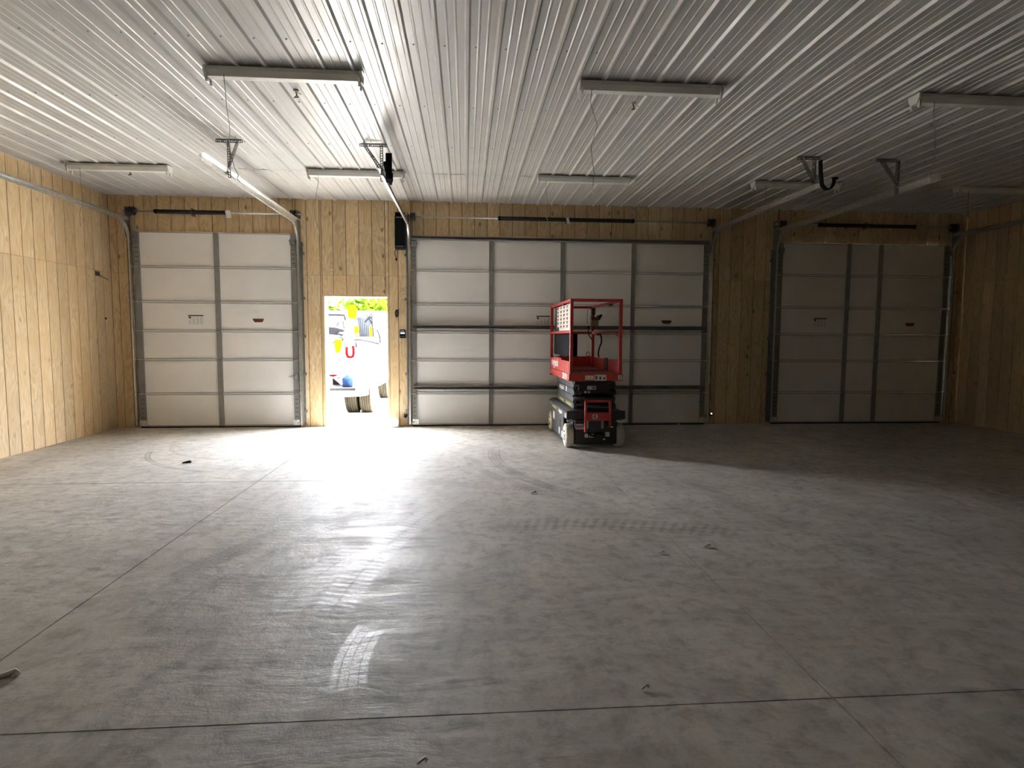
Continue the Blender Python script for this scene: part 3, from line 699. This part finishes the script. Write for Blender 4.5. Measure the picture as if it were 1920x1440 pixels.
# chassis
MB().poly([(1.40, 0.085), (2.00, 0.085), (2.00, 0.40), (1.40, 0.40)], 'y', -2.06, -0.44).build('chassis', SLATEB, lf, bevel=0.01)
tp = MB().poly([(1.312, 0.392), (1.325, 0.385), (2.076, 0.385), (2.089, 0.392), (2.089, 0.470), (2.03, 0.500), (1.37, 0.500), (1.312, 0.470)], 'y', -2.11, -0.42).build('top_tray', SLATE, lf, bevel=0.006)
MB().box(1.313, 2.088, -2.122, -2.108, 0.388, 0.497).build('tray_end', SLATEB, lf, bevel=0.004)
for sx, xx in ((-1, 1.322), (1, 2.066)):
    dp = MB().box(xx, xx+0.014, -1.80, -0.70, 0.065, 0.388).build('side_door', SLATE, lf, bevel=0.004)
    MB().box(xx-0.003 if sx < 0 else xx+0.013, xx+0.001 if sx < 0 else xx+0.017, -1.58, -1.50, 0.20, 0.31).build('latch_recess', INK, dp)
    MB().box(xx-0.004 if sx < 0 else xx+0.012, xx+0.002 if sx < 0 else xx+0.018, -1.84, -0.66, 0.050, 0.066).build('pothole_guard', SLATEB, dp)
    for k_, (ya, yb, za, zb) in enumerate([(-1.02, -0.86, 0.24, 0.35), (-1.52, -1.42, 0.10, 0.19), (-1.74, -1.64, 0.08, 0.17)]):
        MB().box(xx-0.0012 if sx < 0 else xx+0.014, xx+0.0 if sx < 0 else xx+0.0152, ya, yb, za, zb).build('sticker', STICK, dp)
# wheels
def wheel(x0, x1, yc, outer):
    r = 0.158
    w_ = MB().lathe((x0, yc, r), (1, 0, 0), [(0, r-0.022), (0.006, r-0.006), (0.016, r), (x1-x0-0.016, r), (x1-x0-0.006, r-0.006), (x1-x0, r-0.022)], 32).build('wheel', TYREW, lf)
    xo = x0 if outer < 0 else x1
    MB().lathe((xo-outer*0.004, yc, r), (outer, 0, 0), [(0, 0.128), (0.008, 0.126), (0.009, 0.085), (0.002, 0.080), (0.003, 0.045), (0.016, 0.042), (0.020, 0.030)], 28).build('hub', HUBW, w_)
    mb = MB()
    for q in range(6):
        a_ = q*PI/3; mb.lathe((xo+outer*0.001, yc+0.062*math.cos(a_), r+0.062*math.sin(a_)), (outer, 0, 0), [(0, 0.008), (0.010, 0.007)], 6)
    mb.build('wheel_nuts', GALVD, w_)
wheel(1.309, 1.415, -1.985, -1); wheel(1.984, 2.086, -1.985, 1); wheel(1.309, 1.415, -0.60, -1); wheel(1.984, 2.086, -0.60, 1)
for yc in (-1.985, -0.60):
    MB().cyl((1.40, yc, 0.158), (2.0, yc, 0.158), 0.03, 12).build('axle', SLATEB, lf)
# front bumper plate and labels
MB().box(1.425, 1.975, -2.112, -2.05, 0.055, 0.385).build('front_plate', SLATEB, lf, bevel=0.008)
for nm, xa, xb, za, zb in (('sticker', 1.435, 1.545, 0.255, 0.325), ('sticker', 1.555, 1.675, 0.145, 0.195), ('sticker', 1.83, 1.885, 0.155, 0.215), ('reflector', 1.80, 1.83, 0.113, 0.128), ('reflector', 1.885, 1.935, 0.275, 0.290)):
    MB().box(xa, xb, -2.1135, -2.112, za, zb).build(nm, STICK, lf)
for q in range(5): MB().box(1.445+q*0.02, 1.457+q*0.02, -2.1142, -2.1135, 0.27, 0.31).build('sticker_icon', REDINK, lf)
for q in range(3): MB().box(1.60+q*0.024, 1.612+q*0.024, -2.1142, -2.1135, 0.150, 0.190).build('sticker_icon', INK, lf)
MB().tube([(1.60, -2.13, 0.20), (1.66, -2.16, 0.17), (1.72, -2.15, 0.21), (1.80, -2.13, 0.19)], 0.010, 6).build('hydraulic_hose', BLACK, lf)
MB().box(1.33, 1.46, -2.10, -2.02, 0.350, 0.368).build('tie_down', GALV, lf); MB().box(1.95, 2.07, -2.10, -2.02, 0.350, 0.368).build('tie_down', GALV, lf)
# scissor stack
zs = [0.512, 0.602, 0.692, 0.782]
for i, z in enumerate(zs):
    dz = 0.012 if i % 2 == 0 else -0.012
    for sx, xo in ((-1, 1.418), (1, 1.940)):
        ya, yb = (-2.03 if i % 2 == 0 else -1.98), (-0.62 if i % 2 else -0.58)
        pts = [(ya, z+0.004), (ya+0.05, z-0.002), (yb-0.05, z-0.002+dz*0.3), (yb, z+0.01), (yb, z+0.070), (yb-0.06, z+0.082), (ya+0.05, z+0.082), (ya-0.02, z+0.045)]
        arm = MB().poly(pts, 'x', xo, xo+0.042).build('scissor_arm', SLATE if sx < 0 else SLATEB, lf, bevel=0.003)  # left arms take the lit grey, right arms its shaded twin
        MB().lathe((xo-0.006 if sx < 0 else xo+0.042, -1.30, z+0.04), (1, 0, 0), [(0, 0.018), (0.006, 0.018)], 12).build('pivot_pin', GALVD, arm)
        xi = xo+0.052 if sx < 0 else xo-0.052
        MB().poly([(u+0.04, v+0.006) for u, v in pts], 'x', min(xi, xi+0.036), max(xi, xi+0.036)).build('inner_arm', SLATEB, lf)
    MB().cyl((1.42, -1.99, z+0.042), (1.98, -1.99, z+0.042), 0.022, 12).build('cross_tube', SLATEB, lf)
    MB().cyl((1.42, -0.64, z+0.042), (1.98, -0.64, z+0.042), 0.022, 12).build('cross_tube', SLATEB, lf)
MB().cyl((1.70, -1.9, 0.62), (1.70, -0.8, 0.72), 0.045, 14).build('lift_cylinder', SLATEB, lf)
for xx in (1.575, 1.622): MB().lathe((xx, -2.018, 0.735), (0, -1, 0), [(0, 0.018), (0.006, 0.018), (0.008, 0.014)], 14).build('lamp_lens', STICK, lf)
MB().box(1.60, 1.72, -2.017, -2.012, 0.765, 0.815).build('sticker', STICK, lf)
for q in range(4): MB().box(1.665+q*0.013, 1.673+q*0.013, -2.0182, -2.017, 0.770, 0.810).build('sticker_icon', REDINK, lf)
MB().box(1.48, 1.92, -2.012, -1.96, 0.72, 0.86).build('end_bracket', SLATEB, lf, bevel=0.02)
MB().lathe((1.50, -2.02, 0.72), (0, -1, 0), [(0, 0.03), (0.012, 0.026)], 14).build('pivot_cap', SLATE, lf)
MB().poly([(1.43, 0.875), (1.97, 0.875), (1.985, 0.84), (1.97, 0.81), (1.43, 0.81)], 'y', -2.01, -1.93).build('platform_roller_beam', SLATEB, lf, bevel=0.006)
MB().poly([(1.43, 0.875), (1.97, 0.875), (1.97, 0.82), (1.43, 0.82)], 'y', -0.70, -0.60).build('platform_roller_beam', SLATEB, lf, bevel=0.006)
# platform
PX0, PX1, PY0, PY1 = 1.310, 2.014, -2.25, -0.52
MB().box(PX0, PX1, PY0, PY0+0.05, 0.900, 0.988).build('end_beam', RED, lf, bevel=0.006)
MB().box(PX0, PX0+0.035, PY0+0.05, PY1, 0.895, 0.985).build('side_beam', RED, lf, bevel=0.004)
MB().box(PX1-0.035, PX1, PY0+0.05, PY1, 0.895, 0.985).build('side_beam', RED, lf, bevel=0.004)
MB().box(PX0, PX1, PY1-0.03, PY1, 0.870, 0.985).build('end_beam', RED, lf, bevel=0.004)
dk = MB().box(PX0+0.035, PX1-0.035, PY0+0.05, PY1-0.03, 0.955, 0.982).build('deck', REDDK, lf)
MB().box(PX0+0.07, PX1-0.07, -1.45, PY1-0.05, 0.982, 1.000).build('slide_out_deck', REDDK, lf, bevel=0.004)
MB().box(PX0+0.006, PX0+0.018, PY0+0.03, PY1-0.01, 0.988, 1.147).build('toe_board', RED, lf, bevel=0.003)
MB().box(PX1-0.018, PX1-0.006, PY0+0.03, PY1-0.01, 0.988, 1.147).build('toe_board', RED, lf, bevel=0.003)
MB().box(PX0+0.018, PX1-0.018, PY1-0.022, PY1-0.010, 0.988, 1.160).build('toe_board', RED, lf, bevel=0.003)
MB().box(PX1-0.028, PX1-0.018, -1.50, -1.30, 0.990, 1.165).build('deck_gap_strip', INK, lf)  # dark strip standing in for the shaded gap at the deck seam
MB().box(PX0+0.012, PX0+0.045, -1.55, -0.85, 1.147, 1.165).build('toe_board_lip', RED, lf)
P = 0.040
def post(x, y, z0=0.985, z1=1.943): return MB().box(x, x+P, y, y+P, z0, z1).build('post', RED, lf, bevel=0.005)
for x in (1.322, 1.957):
    post(x, PY0+0.002); post(x-0.006 if x < 1.5 else x+0.006, PY1-P-0.005)
MB().box(1.325, 1.995, PY0+0.004, PY0+P, 1.905, 1.943).build('top_rail', RED, lf, bevel=0.006)
for x in (1.322, 1.957):
    tr_ = MB().box(x, x+0.036, PY0+P, PY1-P, 1.905, 1.941).build('top_rail', RED, lf, bevel=0.006)
    MB().box(x-0.004, x+0.044, -1.72, -1.60, 1.885, 1.912).cyl((x+0.018, -1.66, 1.935), (x+0.018, -1.66, 1.975), 0.006, 6).build('rail_latch', REDINK, tr_)
    MB().box(x, x+0.034, PY0+P, PY1-P, 1.508, 1.542).build('mid_rail', RED, lf, bevel=0.005)
MB().box(1.325, 1.995, PY1-P-0.002, PY1-0.008, 1.900, 1.938).build('top_rail', RED, lf, bevel=0.006)
MB().box(1.325, 1.995, PY1-P-0.002, PY1-0.008, 1.508, 1.542).build('mid_rail', RED, lf, bevel=0.005)
# sign board and document box on the left rail
sg = MB().box(1.345, 1.353, -2.16, -0.80, 1.545, 1.89).build('sign_board', SLATEB, lf)
MB().box(1.3436, 1.345, -2.14, -1.03, 1.600, 1.885).box(1.3436, 1.345, -2.14, -1.22, 1.545, 1.600).build('sign_sheet', STICK, sg)
me = None
for r_ in range(6):
    for q in range(4):
        y_ = -1.12-q*0.255; z_ = 1.855-r_*0.052
        if r_ == 5 and q == 0: continue
        mb = MB().poly([(y_-0.085, z_+0.02), (y_+0.085, z_+0.02), (y_, z_-0.022)], 'x', 1.3428, 1.3436)
        mb.build('sign_icon', REDINK if (r_+q) % 2 else INK, sg)
MB().box(1.335, 1.43, -2.19, -0.80, 1.205, 1.500).build('document_box', BLACK, lf, bevel=0.012)
# control box on the far right post
cb = MB().box(1.925, 2.04, -0.68, -0.575, 1.630, 1.715).build('control_box', KHAKI, lf, bevel=0.006)
MB().poly([(1.925, 1.715), (2.04, 1.715), (2.06, 1.79), (2.04, 1.80), (1.99, 1.755), (1.95, 1.80), (1.925, 1.79)], 'y', -0.69, -0.60).build('control_head', REDINK, cb)
MB().cyl((2.045, -0.66, 1.73), (2.075, -0.70, 1.80), 0.018, 10).build('joystick', BLACK, cb)
MB().box(1.935, 1.99, -0.66, -0.61, 1.80, 1.905).build('mount_bracket', SLATEB, lf)
MB().tube([(1.955, -0.65, 1.87), (1.88, -0.66, 1.905), (1.865, -0.66, 1.85), (1.865, -0.66, 1.66)], 0.005, 6).build('cable', WIRE, lf)
MB().tube([(1.89, -0.66, 1.60), (1.885, -0.66, 1.54), (1.90, -0.66, 1.48), (1.95, -0.63, 1.42)], 0.008, 6).build('cable', BLACK, lf)
MB().lathe((1.89, -0.66, 1.63), (0, 0, -1), [(0, 0.012), (0.01, 0.018), (0.035, 0.018), (0.04, 0.01)], 10).build('cable_plug', BLACK, lf)
MB().lathe((1.995, -0.66, 1.525), (0, -1, 0), [(0, 0.045), (0.03, 0.045), (0.04, 0.03)], 14).build('power_outlet', STICK, lf)
MB().lathe((2.03, -0.67, 1.515), (0, -1, 0), [(0, 0.03), (0.04, 0.026)], 12).build('outlet_plug', BLACK, lf)
MB().tube([(2.05, -0.70, 1.53), (2.08, -0.70, 1.46), (2.085, -0.70, 1.38), (2.05, -0.69, 1.28), (2.04, -0.69, 1.20), (2.05, -0.69, 1.15)], 0.011, 7).build('cable', BLACK, lf)
MB().tube([(1.90+0.026*math.cos(t), -0.60, 1.195+0.034*math.sin(t)) for t in [i*PI/8 for i in range(17)]], 0.006, 6).build('tie_ring', RED, lf)
MB().tube([(1.945+0.026*math.cos(t), -2.235, 1.50+0.03*math.sin(t)) for t in [PI/2+i*PI/10 for i in range(11)]], 0.005, 6).build('grab_loop', RED, lf)
# ladder on the near end
ld = MB().box(1.524, 1.552, -2.262, -2.225, 0.236, 0.652).build('ladder_rail', RED, lf, bevel=0.004)
MB().box(1.840, 1.868, -2.262, -2.225, 0.300, 0.652).build('ladder_rail', RED, lf, bevel=0.004)
MB().box(1.524, 1.868, -2.262, -2.225, 0.625, 0.652).build('ladder_rung', RED, lf, bevel=0.004)
pl = MB().box(1.552, 1.840, -2.250, -2.238, 0.405, 0.490).build('ladder_plate', RED, lf, bevel=0.003)
MB().box(1.552, 1.840, -2.262, -2.225, 0.385, 0.408).build('ladder_rung', RED, lf, bevel=0.004)
MB().box(1.628, 1.692, -2.2515, -2.250, 0.408, 0.470).build('sticker', STICK, pl)
text('sticker_mark', 'K', 0.055, (1.66, -2.2522, 0.438), (1, 0, 0), (0, 0, 1), INK, pl, bold=0.003)
MB().box(1.545, 1.85, -2.24, -2.12, 0.55, 0.565).build('ladder_mount', SLATEB, lf)
MB().box(1.745, 1.772, -2.245, -2.23, 0.285, 0.385).build('ladder_stop', KHAKI, lf); MB().box(1.56, 1.572, -2.245, -2.23, 0.285, 0.385).build('ladder_stop', STICK, lf)
for xx in (1.53, 1.85): MB().box(xx-0.01, xx+0.02, -2.24, -2.10, 0.32, 0.34).build('ladder_mount', SLATEB, lf)
# platform stickers and lettering
for i, (xa, xb, za, zb) in enumerate([(1.522, 1.636, 0.914, 0.969), (1.645, 1.796, 0.904, 0.978), (1.951, 2.004, 0.914, 0.975)]):
    s = MB().box(xa, xb, PY0-0.0016, PY0-0.0002, za, zb).build('sticker', STICK, lf)
    if i < 2:
        for q in range(3): MB().box(xa+0.012+q*(xb-xa)/3, xa+0.012+(q+0.45)*(xb-xa)/3, PY0-0.0024, PY0-0.0016, za+0.014, zb-0.014-0.010*q).build('sticker_icon', INKG if i == 0 else INK, s)
    else: text('sticker_mark', '2', 0.05, (1.978, PY0-0.0022, 0.945), (1, 0, 0), (0, 0, 1), INK, s)
text('lettering', 'skyjack', 0.155, (1.3145, -1.02, 1.085), (0, -1, 0), (0, 0, 1), WHITEP, lf, sx=1.45, bold=0.003)
text('lettering', '3219', 0.105, (1.3085, -1.93, 0.940), (0, -1, 0), (0, 0, 1), WHITEP, lf, sx=1.6, bold=0.004)
text('lettering', 'skyjack', 0.095, (1.4165, -1.05, 0.727), (0, -1, 0), (0, 0, 1), WHITEP, lf, sx=1.5, bold=0.002)
MB().box(1.416, 1.4175, -1.50, -1.42, 0.695, 0.770).build('sticker', WHITEP, lf)
text('lettering', 'skyjack', 0.075, (1.3112, -1.60, 0.432), (0, -1, 0), (0, 0, 1), WHITEP, lf, sx=1.4, bold=0.002)
text('lettering', 'DANGER', 0.05, (1.4165, -1.05, 0.545), (0, -1, 0), (0, 0, 1), YELP, lf, sx=1.9, bold=0.002)
text('lettering', 'WARNING', 0.05, (1.4165, -1.65, 0.545), (0, -1, 0), (0, 0, 1), YELP, lf, sx=1.9, bold=0.002)
text('lettering', 'WARNING', 0.04, (1.3112, -1.02, 0.428), (0, -1, 0), (0, 0, 1), YELP, lf, sx=1.9, bold=0.002)
MB().box(1.3105, 1.3118, -2.06, -1.98, 0.395, 0.455).build('sticker', STICK, lf)

# ------------------------------------------------------------------ small things on the floor
wbx = thing('white_tub', 'white plastic tub on the floor beside the walk door', 'tub', (-1.14, -0.09, 0))
MB().poly([(-1.200, 0.012), (-1.188, 0.002), (-1.092, 0.002), (-1.080, 0.012), (-1.074, 0.108), (-1.088, 0.128), (-1.192, 0.128), (-1.206, 0.108)], 'y', -0.135, -0.045).build('tub_body', PAPER, wbx, bevel=0.006)
MB().poly([(-1.206, 0.010), (-1.194, 0.0005), (-1.086, 0.0005), (-1.074, 0.010), (-1.068, 0.112), (-1.084, 0.134), (-1.196, 0.134), (-1.212, 0.112)], 'y', -0.150, -0.132).build('lid', WIREW, wbx, bevel=0.006)
for q in range(5):
    x_ = -1.06+q*0.045; a_ = random.uniform(-0.6, 0.6); y_ = -0.07-0.025*(q % 2)
    o = MB().bar((x_-0.03*math.cos(a_), y_-0.03*math.sin(a_), 0.007), (x_+0.03*math.cos(a_), y_+0.03*math.sin(a_), 0.009), 0.014, 0.012).build('wood_splinter', PINE, None, loc=(x_, y_, 0))
    tag(o, 'small pine splinter on the floor beside the white tub', 'splinter', 'splinters beside the white tub')
scr = [('crumpled white scrap on the floor at the left picture edge', -1.95, -7.15, 0.05), ('white chip on the floor in front of the lift', 0.63, -4.31, 0.028), ('white chip on the brown tyre smear', 1.32, -5.90, 0.024),
       ('pale curl lying right of the brown tyre smear', 1.68, -5.80, 0.03), ('white chip near the bottom edge of the picture', -0.15, -7.79, 0.02), ('white chip against the wide garage door', 3.55, -0.10, 0.03), ('thin pale curl in front of the nearest saw cut', 0.74, -7.42, 0.02), ('dark chip on the floor before the left garage door', -3.18, -2.76, 0.05)]
for i, (lab, x_, y_, s_) in enumerate(scr):
    pts = [(x_-s_*0.8, y_-s_*0.3, 0.004), (x_-s_*0.1, y_+s_*0.1, 0.010), (x_+s_*0.5, y_+s_*0.5, 0.014), (x_+s_*0.85, y_+s_*0.25, 0.012), (x_+s_*0.6, y_-s_*0.1, 0.006)]
    o = MB().tube([Vector(p)-Vector((0, 0, 0)) for p in pts], s_*0.16, 6, rs=[s_*0.14, s_*0.24, s_*0.28, s_*0.24, s_*0.12]).build('floor_scrap', INK if 'dark' in lab else WIREW, None, loc=(x_, y_, 0))
    tag(o, lab, 'scrap', 'scraps on the concrete floor')

# ------------------------------------------------------------------ outside
gd = MB().box(-60, 60, WALLT, 90, -0.22, -0.02).build('ground', GROUND); tag(gd, 'bright sunlit gravel yard outside the walk door', 'ground', kind='structure')
tk = thing('utility_truck', 'white utility truck parked outside the open walk door', 'truck', (-2.75, 3.2, -0.02))
GZ = -0.02
def tyre(x0, x1, y, r=0.40):
    w_ = x1-x0; pr = [(0, r-0.05), (0.012, r-0.015)]
    for q in range(5): pr += [(w_*(0.10+q*0.18), r), (w_*(0.22+q*0.18), r), (w_*(0.235+q*0.18), r-0.012), (w_*(0.265+q*0.18), r-0.012)]
    pr = [p_ for p_ in pr if p_[0] < w_*0.93]+[(w_*0.95, r), (w_-0.012, r-0.015), (w_, r-0.05)]
    t = MB().lathe((x0, y, GZ+r), (1, 0, 0), pr, 36).build('tyre', TYREB, tk)
    MB().lathe((x1-0.03, y, GZ+r), (1, 0, 0), [(0, 0.23), (0.02, 0.225), (0.022, 0.18), (-0.02, 0.15), (-0.02, 0.08), (0.03, 0.07), (0.03, 0.03)], 24).build('rim', TRUCKW, t)
    for q in range(8):
        a_ = q*PI/4; MB().lathe((x1-0.045, y+0.115*math.cos(a_), GZ+r+0.115*math.sin(a_)), (1, 0, 0), [(0, 0.026), (0.012, 0.024)], 8).build('hand_hole', INK, t)
tyre(-2.01, -1.78, 1.98); tyre(-2.28, -2.05, 1.98); tyre(-3.72, -3.49, 1.98); tyre(-3.45, -3.22, 1.98); tyre(-2.06, -1.84, 4.75); tyre(-3.70, -3.48, 4.75)
MB().box(-2.95, -2.55, 1.3, 6.0, 0.50, 0.68).build('chassis_frame', SLATEB, tk)
MB().cyl((-3.5, 1.98, 0.38), (-2.0, 1.98, 0.38), 0.06, 12).lathe((-2.75, 1.8, 0.38), (0, 1, 0), [(0, 0.08), (0.06, 0.17), (0.28, 0.17), (0.34, 0.08)], 16).build('rear_axle', SLATEB, tk)
MB().poly([(-3.75, 1.05), (-2.10, 1.05), (-1.90, 1.12), (-1.80, 1.28), (-1.80, 1.45), (-3.75, 1.45)], 'z', 0.375, 0.475).build('rear_bumper', TRUCKW, tk, bevel=0.01)
MB().box(-3.70, -1.98, 1.12, 1.95, 0.475, 0.520).build('tail_shelf', TREADPL, tk)
MB().poly([(-3.70, 0.52), (-2.40, 0.52), (-2.62, 0.70), (-3.70, 0.70)], 'y', 1.935, 1.95).build('shelf_riser', SIDING, tk)
# body side boxes
MB().poly([(1.47, 0.475), (1.47, 0.80), (1.53, 0.80), (1.53, 0.475)], 'x', -2.24, -1.745).build('corner_panel', TRUCKW, tk, bevel=0.01)
MB().poly([(1.60, 0.62), (1.52, 0.80), (2.30, 1.02), (2.30, 1.42), (3.60, 1.42), (3.60, 0.45), (2.50, 0.45), (2.42, 0.72), (2.20, 0.86), (1.95, 0.88), (1.72, 0.82)], 'x', -2.22, -1.74).build('side_box', TRUCKW, tk, bevel=0.015)
MB().poly([(1.60, 0.62), (1.52, 0.80), (2.30, 1.02), (2.30, 1.42), (3.60, 1.42), (3.60, 0.45), (2.50, 0.45), (2.42, 0.72), (2.20, 0.86), (1.95, 0.88), (1.72, 0.82)], 'x', -3.76, -3.28).build('side_box', TRUCKW, tk, bevel=0.015)
MB().box(-3.28, -2.22, 1.95, 3.60, 0.72, 0.80).build('bed_floor', TRUCKW, tk)
MB().box(-2.235, -1.745, 2.35, 3.55, 1.415, 1.440).build('box_lid', SLATE, tk)
MB().tube([(-2.23, 2.30, 1.40), (-2.20, 2.30, 1.47), (-2.12, 2.30, 1.50)], 0.022, 8).build('lid_handle', SLATE, tk)
# cab
MB().poly([(3.75, 0.45), (3.75, 1.30), (3.85, 2.02), (5.00, 2.02), (5.45, 1.42), (6.15, 1.25), (6.25, 0.95), (6.25, 0.45)], 'x', -3.72, -1.78).build('cab', TRUCKW, tk, bevel=0.03)
MB().poly([(4.10, 1.42), (4.16, 1.92), (4.90, 1.92), (5.25, 1.42)], 'x', -1.782, -1.775).build('side_window', GLASSD, tk)
MB().box(-3.45, -2.05, 3.745, 3.752, 1.42, 1.88).build('rear_window', GLASSD, tk)
MB().box(-1.76, -1.64, 4.02, 4.10, 1.28, 1.48).tube([(-1.82, 4.1, 1.30), (-1.74, 4.06, 1.30)], 0.012, 6).build('mirror', SIDING, tk, bevel=0.02)
# boom, jib and gear carried above the bed; a picture point is placed at its own depth behind the tail shelf
def at(px, py, Y):
    d = fwd+right*((px-960)/FPX)-up*((py-720)/FPX)
    return CAM+d*((Y-CAM.y)/d.y)
def rod(name, mat, pts, Y, r): return MB().tube([at(a_, b2, Y) for a_, b2 in pts], r, 7).build(name, mat, tk)
def plate(name, mat, pts, Y, th=0.06, bev=0.008):
    q = [at(a_, b2, Y) for a_, b2 in pts]
    return MB().poly([(p_.x, p_.z) for p_ in q], 'y', Y, Y+th).build(name, mat, tk, bevel=bev)
plate('boom_column', TRUCKW, [(649, 592), (661, 592), (662, 668), (650, 668)], 2.05, 0.14)
plate('yellow_cap', YELLOW, [(652, 596), (651, 578), (656, 572), (662, 572), (667, 580), (666, 596), (660, 598)], 2.02, 0.16)
plate('yellow_cover', YELLOW, [(663, 613), (671, 611), (672, 630), (664, 632)], 2.3, 0.10)
plate('yellow_strap', YELLOW, [(692, 613), (697, 613), (698, 634), (695, 636)], 2.6, 0.03)
rod('red_handle', REDP, [(650, 650), (650, 664), (652, 669), (658, 670), (662, 668), (663, 660), (662, 648)], 1.98, 0.030)
rod('lid_handle', SIDING, [(661, 646), (663, 640), (667, 640), (668, 652)], 2.2, 0.022)
rod('lid_edge', SIDING, [(664, 637), (680, 638), (690, 640), (712, 645)], 2.26, 0.014)
for q in range(7):
    rod('cable_run', SIDING, [(672+q*3.6, 586+q*4.4), (673+q*3.4, 606+q*4), (676+q*3.0, 632+q*1.2)], 2.9, 0.009)
for (a_, b2, c_, d_) in ((684, 604, 699, 586), (686, 588, 697, 606), (690, 598, 700, 592), (698, 596, 700, 636)):
    rod('lattice_bar', SIDING, [(a_, b2), (c_, d_)], 3.2, 0.015)
rod('cross_rail', SIDING, [(612, 590), (630, 590), (647, 591)], 2.4, 0.026)
rod('rail_post', SIDING, [(646, 592), (648, 600)], 2.4, 0.02)
plate('winch', SIDING, [(612, 613), (628, 614), (643, 618), (641, 622), (632, 622), (630, 628), (612, 626)], 2.5, 0.2)
plate('winch_foot', SIDING, [(631, 624), (643, 627), (640, 630), (634, 628)], 2.45, 0.1)
rod('winch_arm', SIDING, [(643, 603), (644, 612), (646, 616)], 2.4, 0.008)
rod('hose', SIDING, [(635, 604), (633, 609), (630, 612)], 2.4, 0.006)
rod('hose', SIDING, [(612, 643), (622, 643), (630, 642)], 2.4, 0.014)
plate('control_valve', SIDING, [(636, 632), (640, 631), (645, 637), (641, 640)], 2.4, 0.06)
rod('mirror_arm', SIDING, [(705, 618), (709, 622), (712, 632), (713, 643)], 2.25, 0.018)
plate('fender_gap', INK, [(701, 695), (704, 704), (704, 730), (701, 743), (698, 712)], 1.46, 0.004, 0)
plate('door_gap', INK, [(717, 680), (720, 690), (722, 702), (718, 696)], 1.60, 0.004, 0)
plate('white_drum', TRUCKW, [(620, 673), (633, 673), (632, 700), (621, 700)], 1.99, 0.2)
rod('drum_edge', SIDING, [(634, 672), (634, 680), (633, 702)], 1.99, 0.006)
plate('tail_lamp', REDP, [(621, 702), (630, 702), (630, 706), (621, 707)], 1.93, 0.02)
rod('shelf_edge', SIDING, [(632, 708), (664, 708), (682, 708), (683, 732)], 1.92, 0.008)
# things on the tail shelf
bc = thing('blue_jug', 'blue jug on the tail shelf of the truck outside', 'jug', (-2.18, 1.45, 0.52))
MB().lathe((-2.18, 1.45, 0.52), (0, 0, 1), [(0, 0.085), (0.02, 0.095), (0.15, 0.095), (0.18, 0.07), (0.20, 0.03), (0.22, 0.03)], 20).build('jug_body', BLUEP, bc)
MB().tube([(-2.25, 1.40, 0.70), (-2.33, 1.38, 0.715), (-2.40, 1.38, 0.70)], 0.014, 8).build('jug_handle', WIREW, bc)
yc_ = thing('yellow_bucket', 'yellow tool pouch hanging in the truck bed outside', 'pouch', (-2.50, 2.22, 1.05))
MB().poly([(-2.58, 1.40), (-2.44, 1.42), (-2.44, 1.22), (-2.50, 1.11), (-2.56, 1.14)], 'y', 2.20, 2.30).build('pouch_body', YELLOW, yc_, bevel=0.015)
MB().box(-2.57, -2.45, 2.19, 2.31, 1.385, 1.42).build('pouch_rim', KHAKI, yc_)
# trees beyond
def tree(label, x, y, hgt, rad, n, seed):
    rr = random.Random(seed)
    root = thing('tree', label, 'tree', (x, y, GZ), 'trees beyond the yard')
    MB().tube([(x, y, GZ), (x+0.05, y, hgt*0.3), (x-0.08, y+0.05, hgt*0.62), (x, y, hgt*0.9)], 0.15, 8, rs=[0.18, 0.13, 0.08, 0.02]).build('trunk', BARK, root)
    mb = MB()
    for q in range(n):
        u = rr.uniform(-1, 1); a_ = rr.uniform(0, 2*PI); r_ = rr.uniform(0.45, 1.0)**0.6
        lump = 1+0.22*math.sin(3*a_+seed)+0.18*math.sin(5*u*2+seed*2)
        c_ = Vector((x+rad*r_*lump*math.sqrt(1-u*u)*math.cos(a_), y+rad*r_*lump*math.sqrt(1-u*u)*math.sin(a_), hgt*0.60+hgt*0.42*u*r_*lump))
        d = Vector((rr.gauss(0, 1), rr.gauss(0, 1), rr.gauss(0, 1))).normalized(); e = d.cross(Vector((rr.gauss(0, 1), rr.gauss(0, 1), rr.gauss(0, 1)))).normalized()
        s_ = rr.uniform(0.10, 0.20)
        mb.add([c_-d*s_, c_+e*s_*0.5, c_+d*s_, c_-e*s_*0.5], [(0, 1, 2, 3)])
    o = mb.build('crown', LEAF, root); o['kind'] = 'stuff'
for i, (lab, x, y, hh, rad) in enumerate([('low green tree behind the truck cab', -3.2, 12.0, 2.7, 1.5), ('green tree at the right behind the truck', -0.9, 17.0, 3.3, 2.0), ('green tree left behind the truck bed', -6.4, 16.5, 2.7, 2.0), ('tall green tree furthest behind the truck', -4.0, 24.0, 3.9, 2.8)]):
    tree(lab, x, y, hh, rad, 2600, i+3)
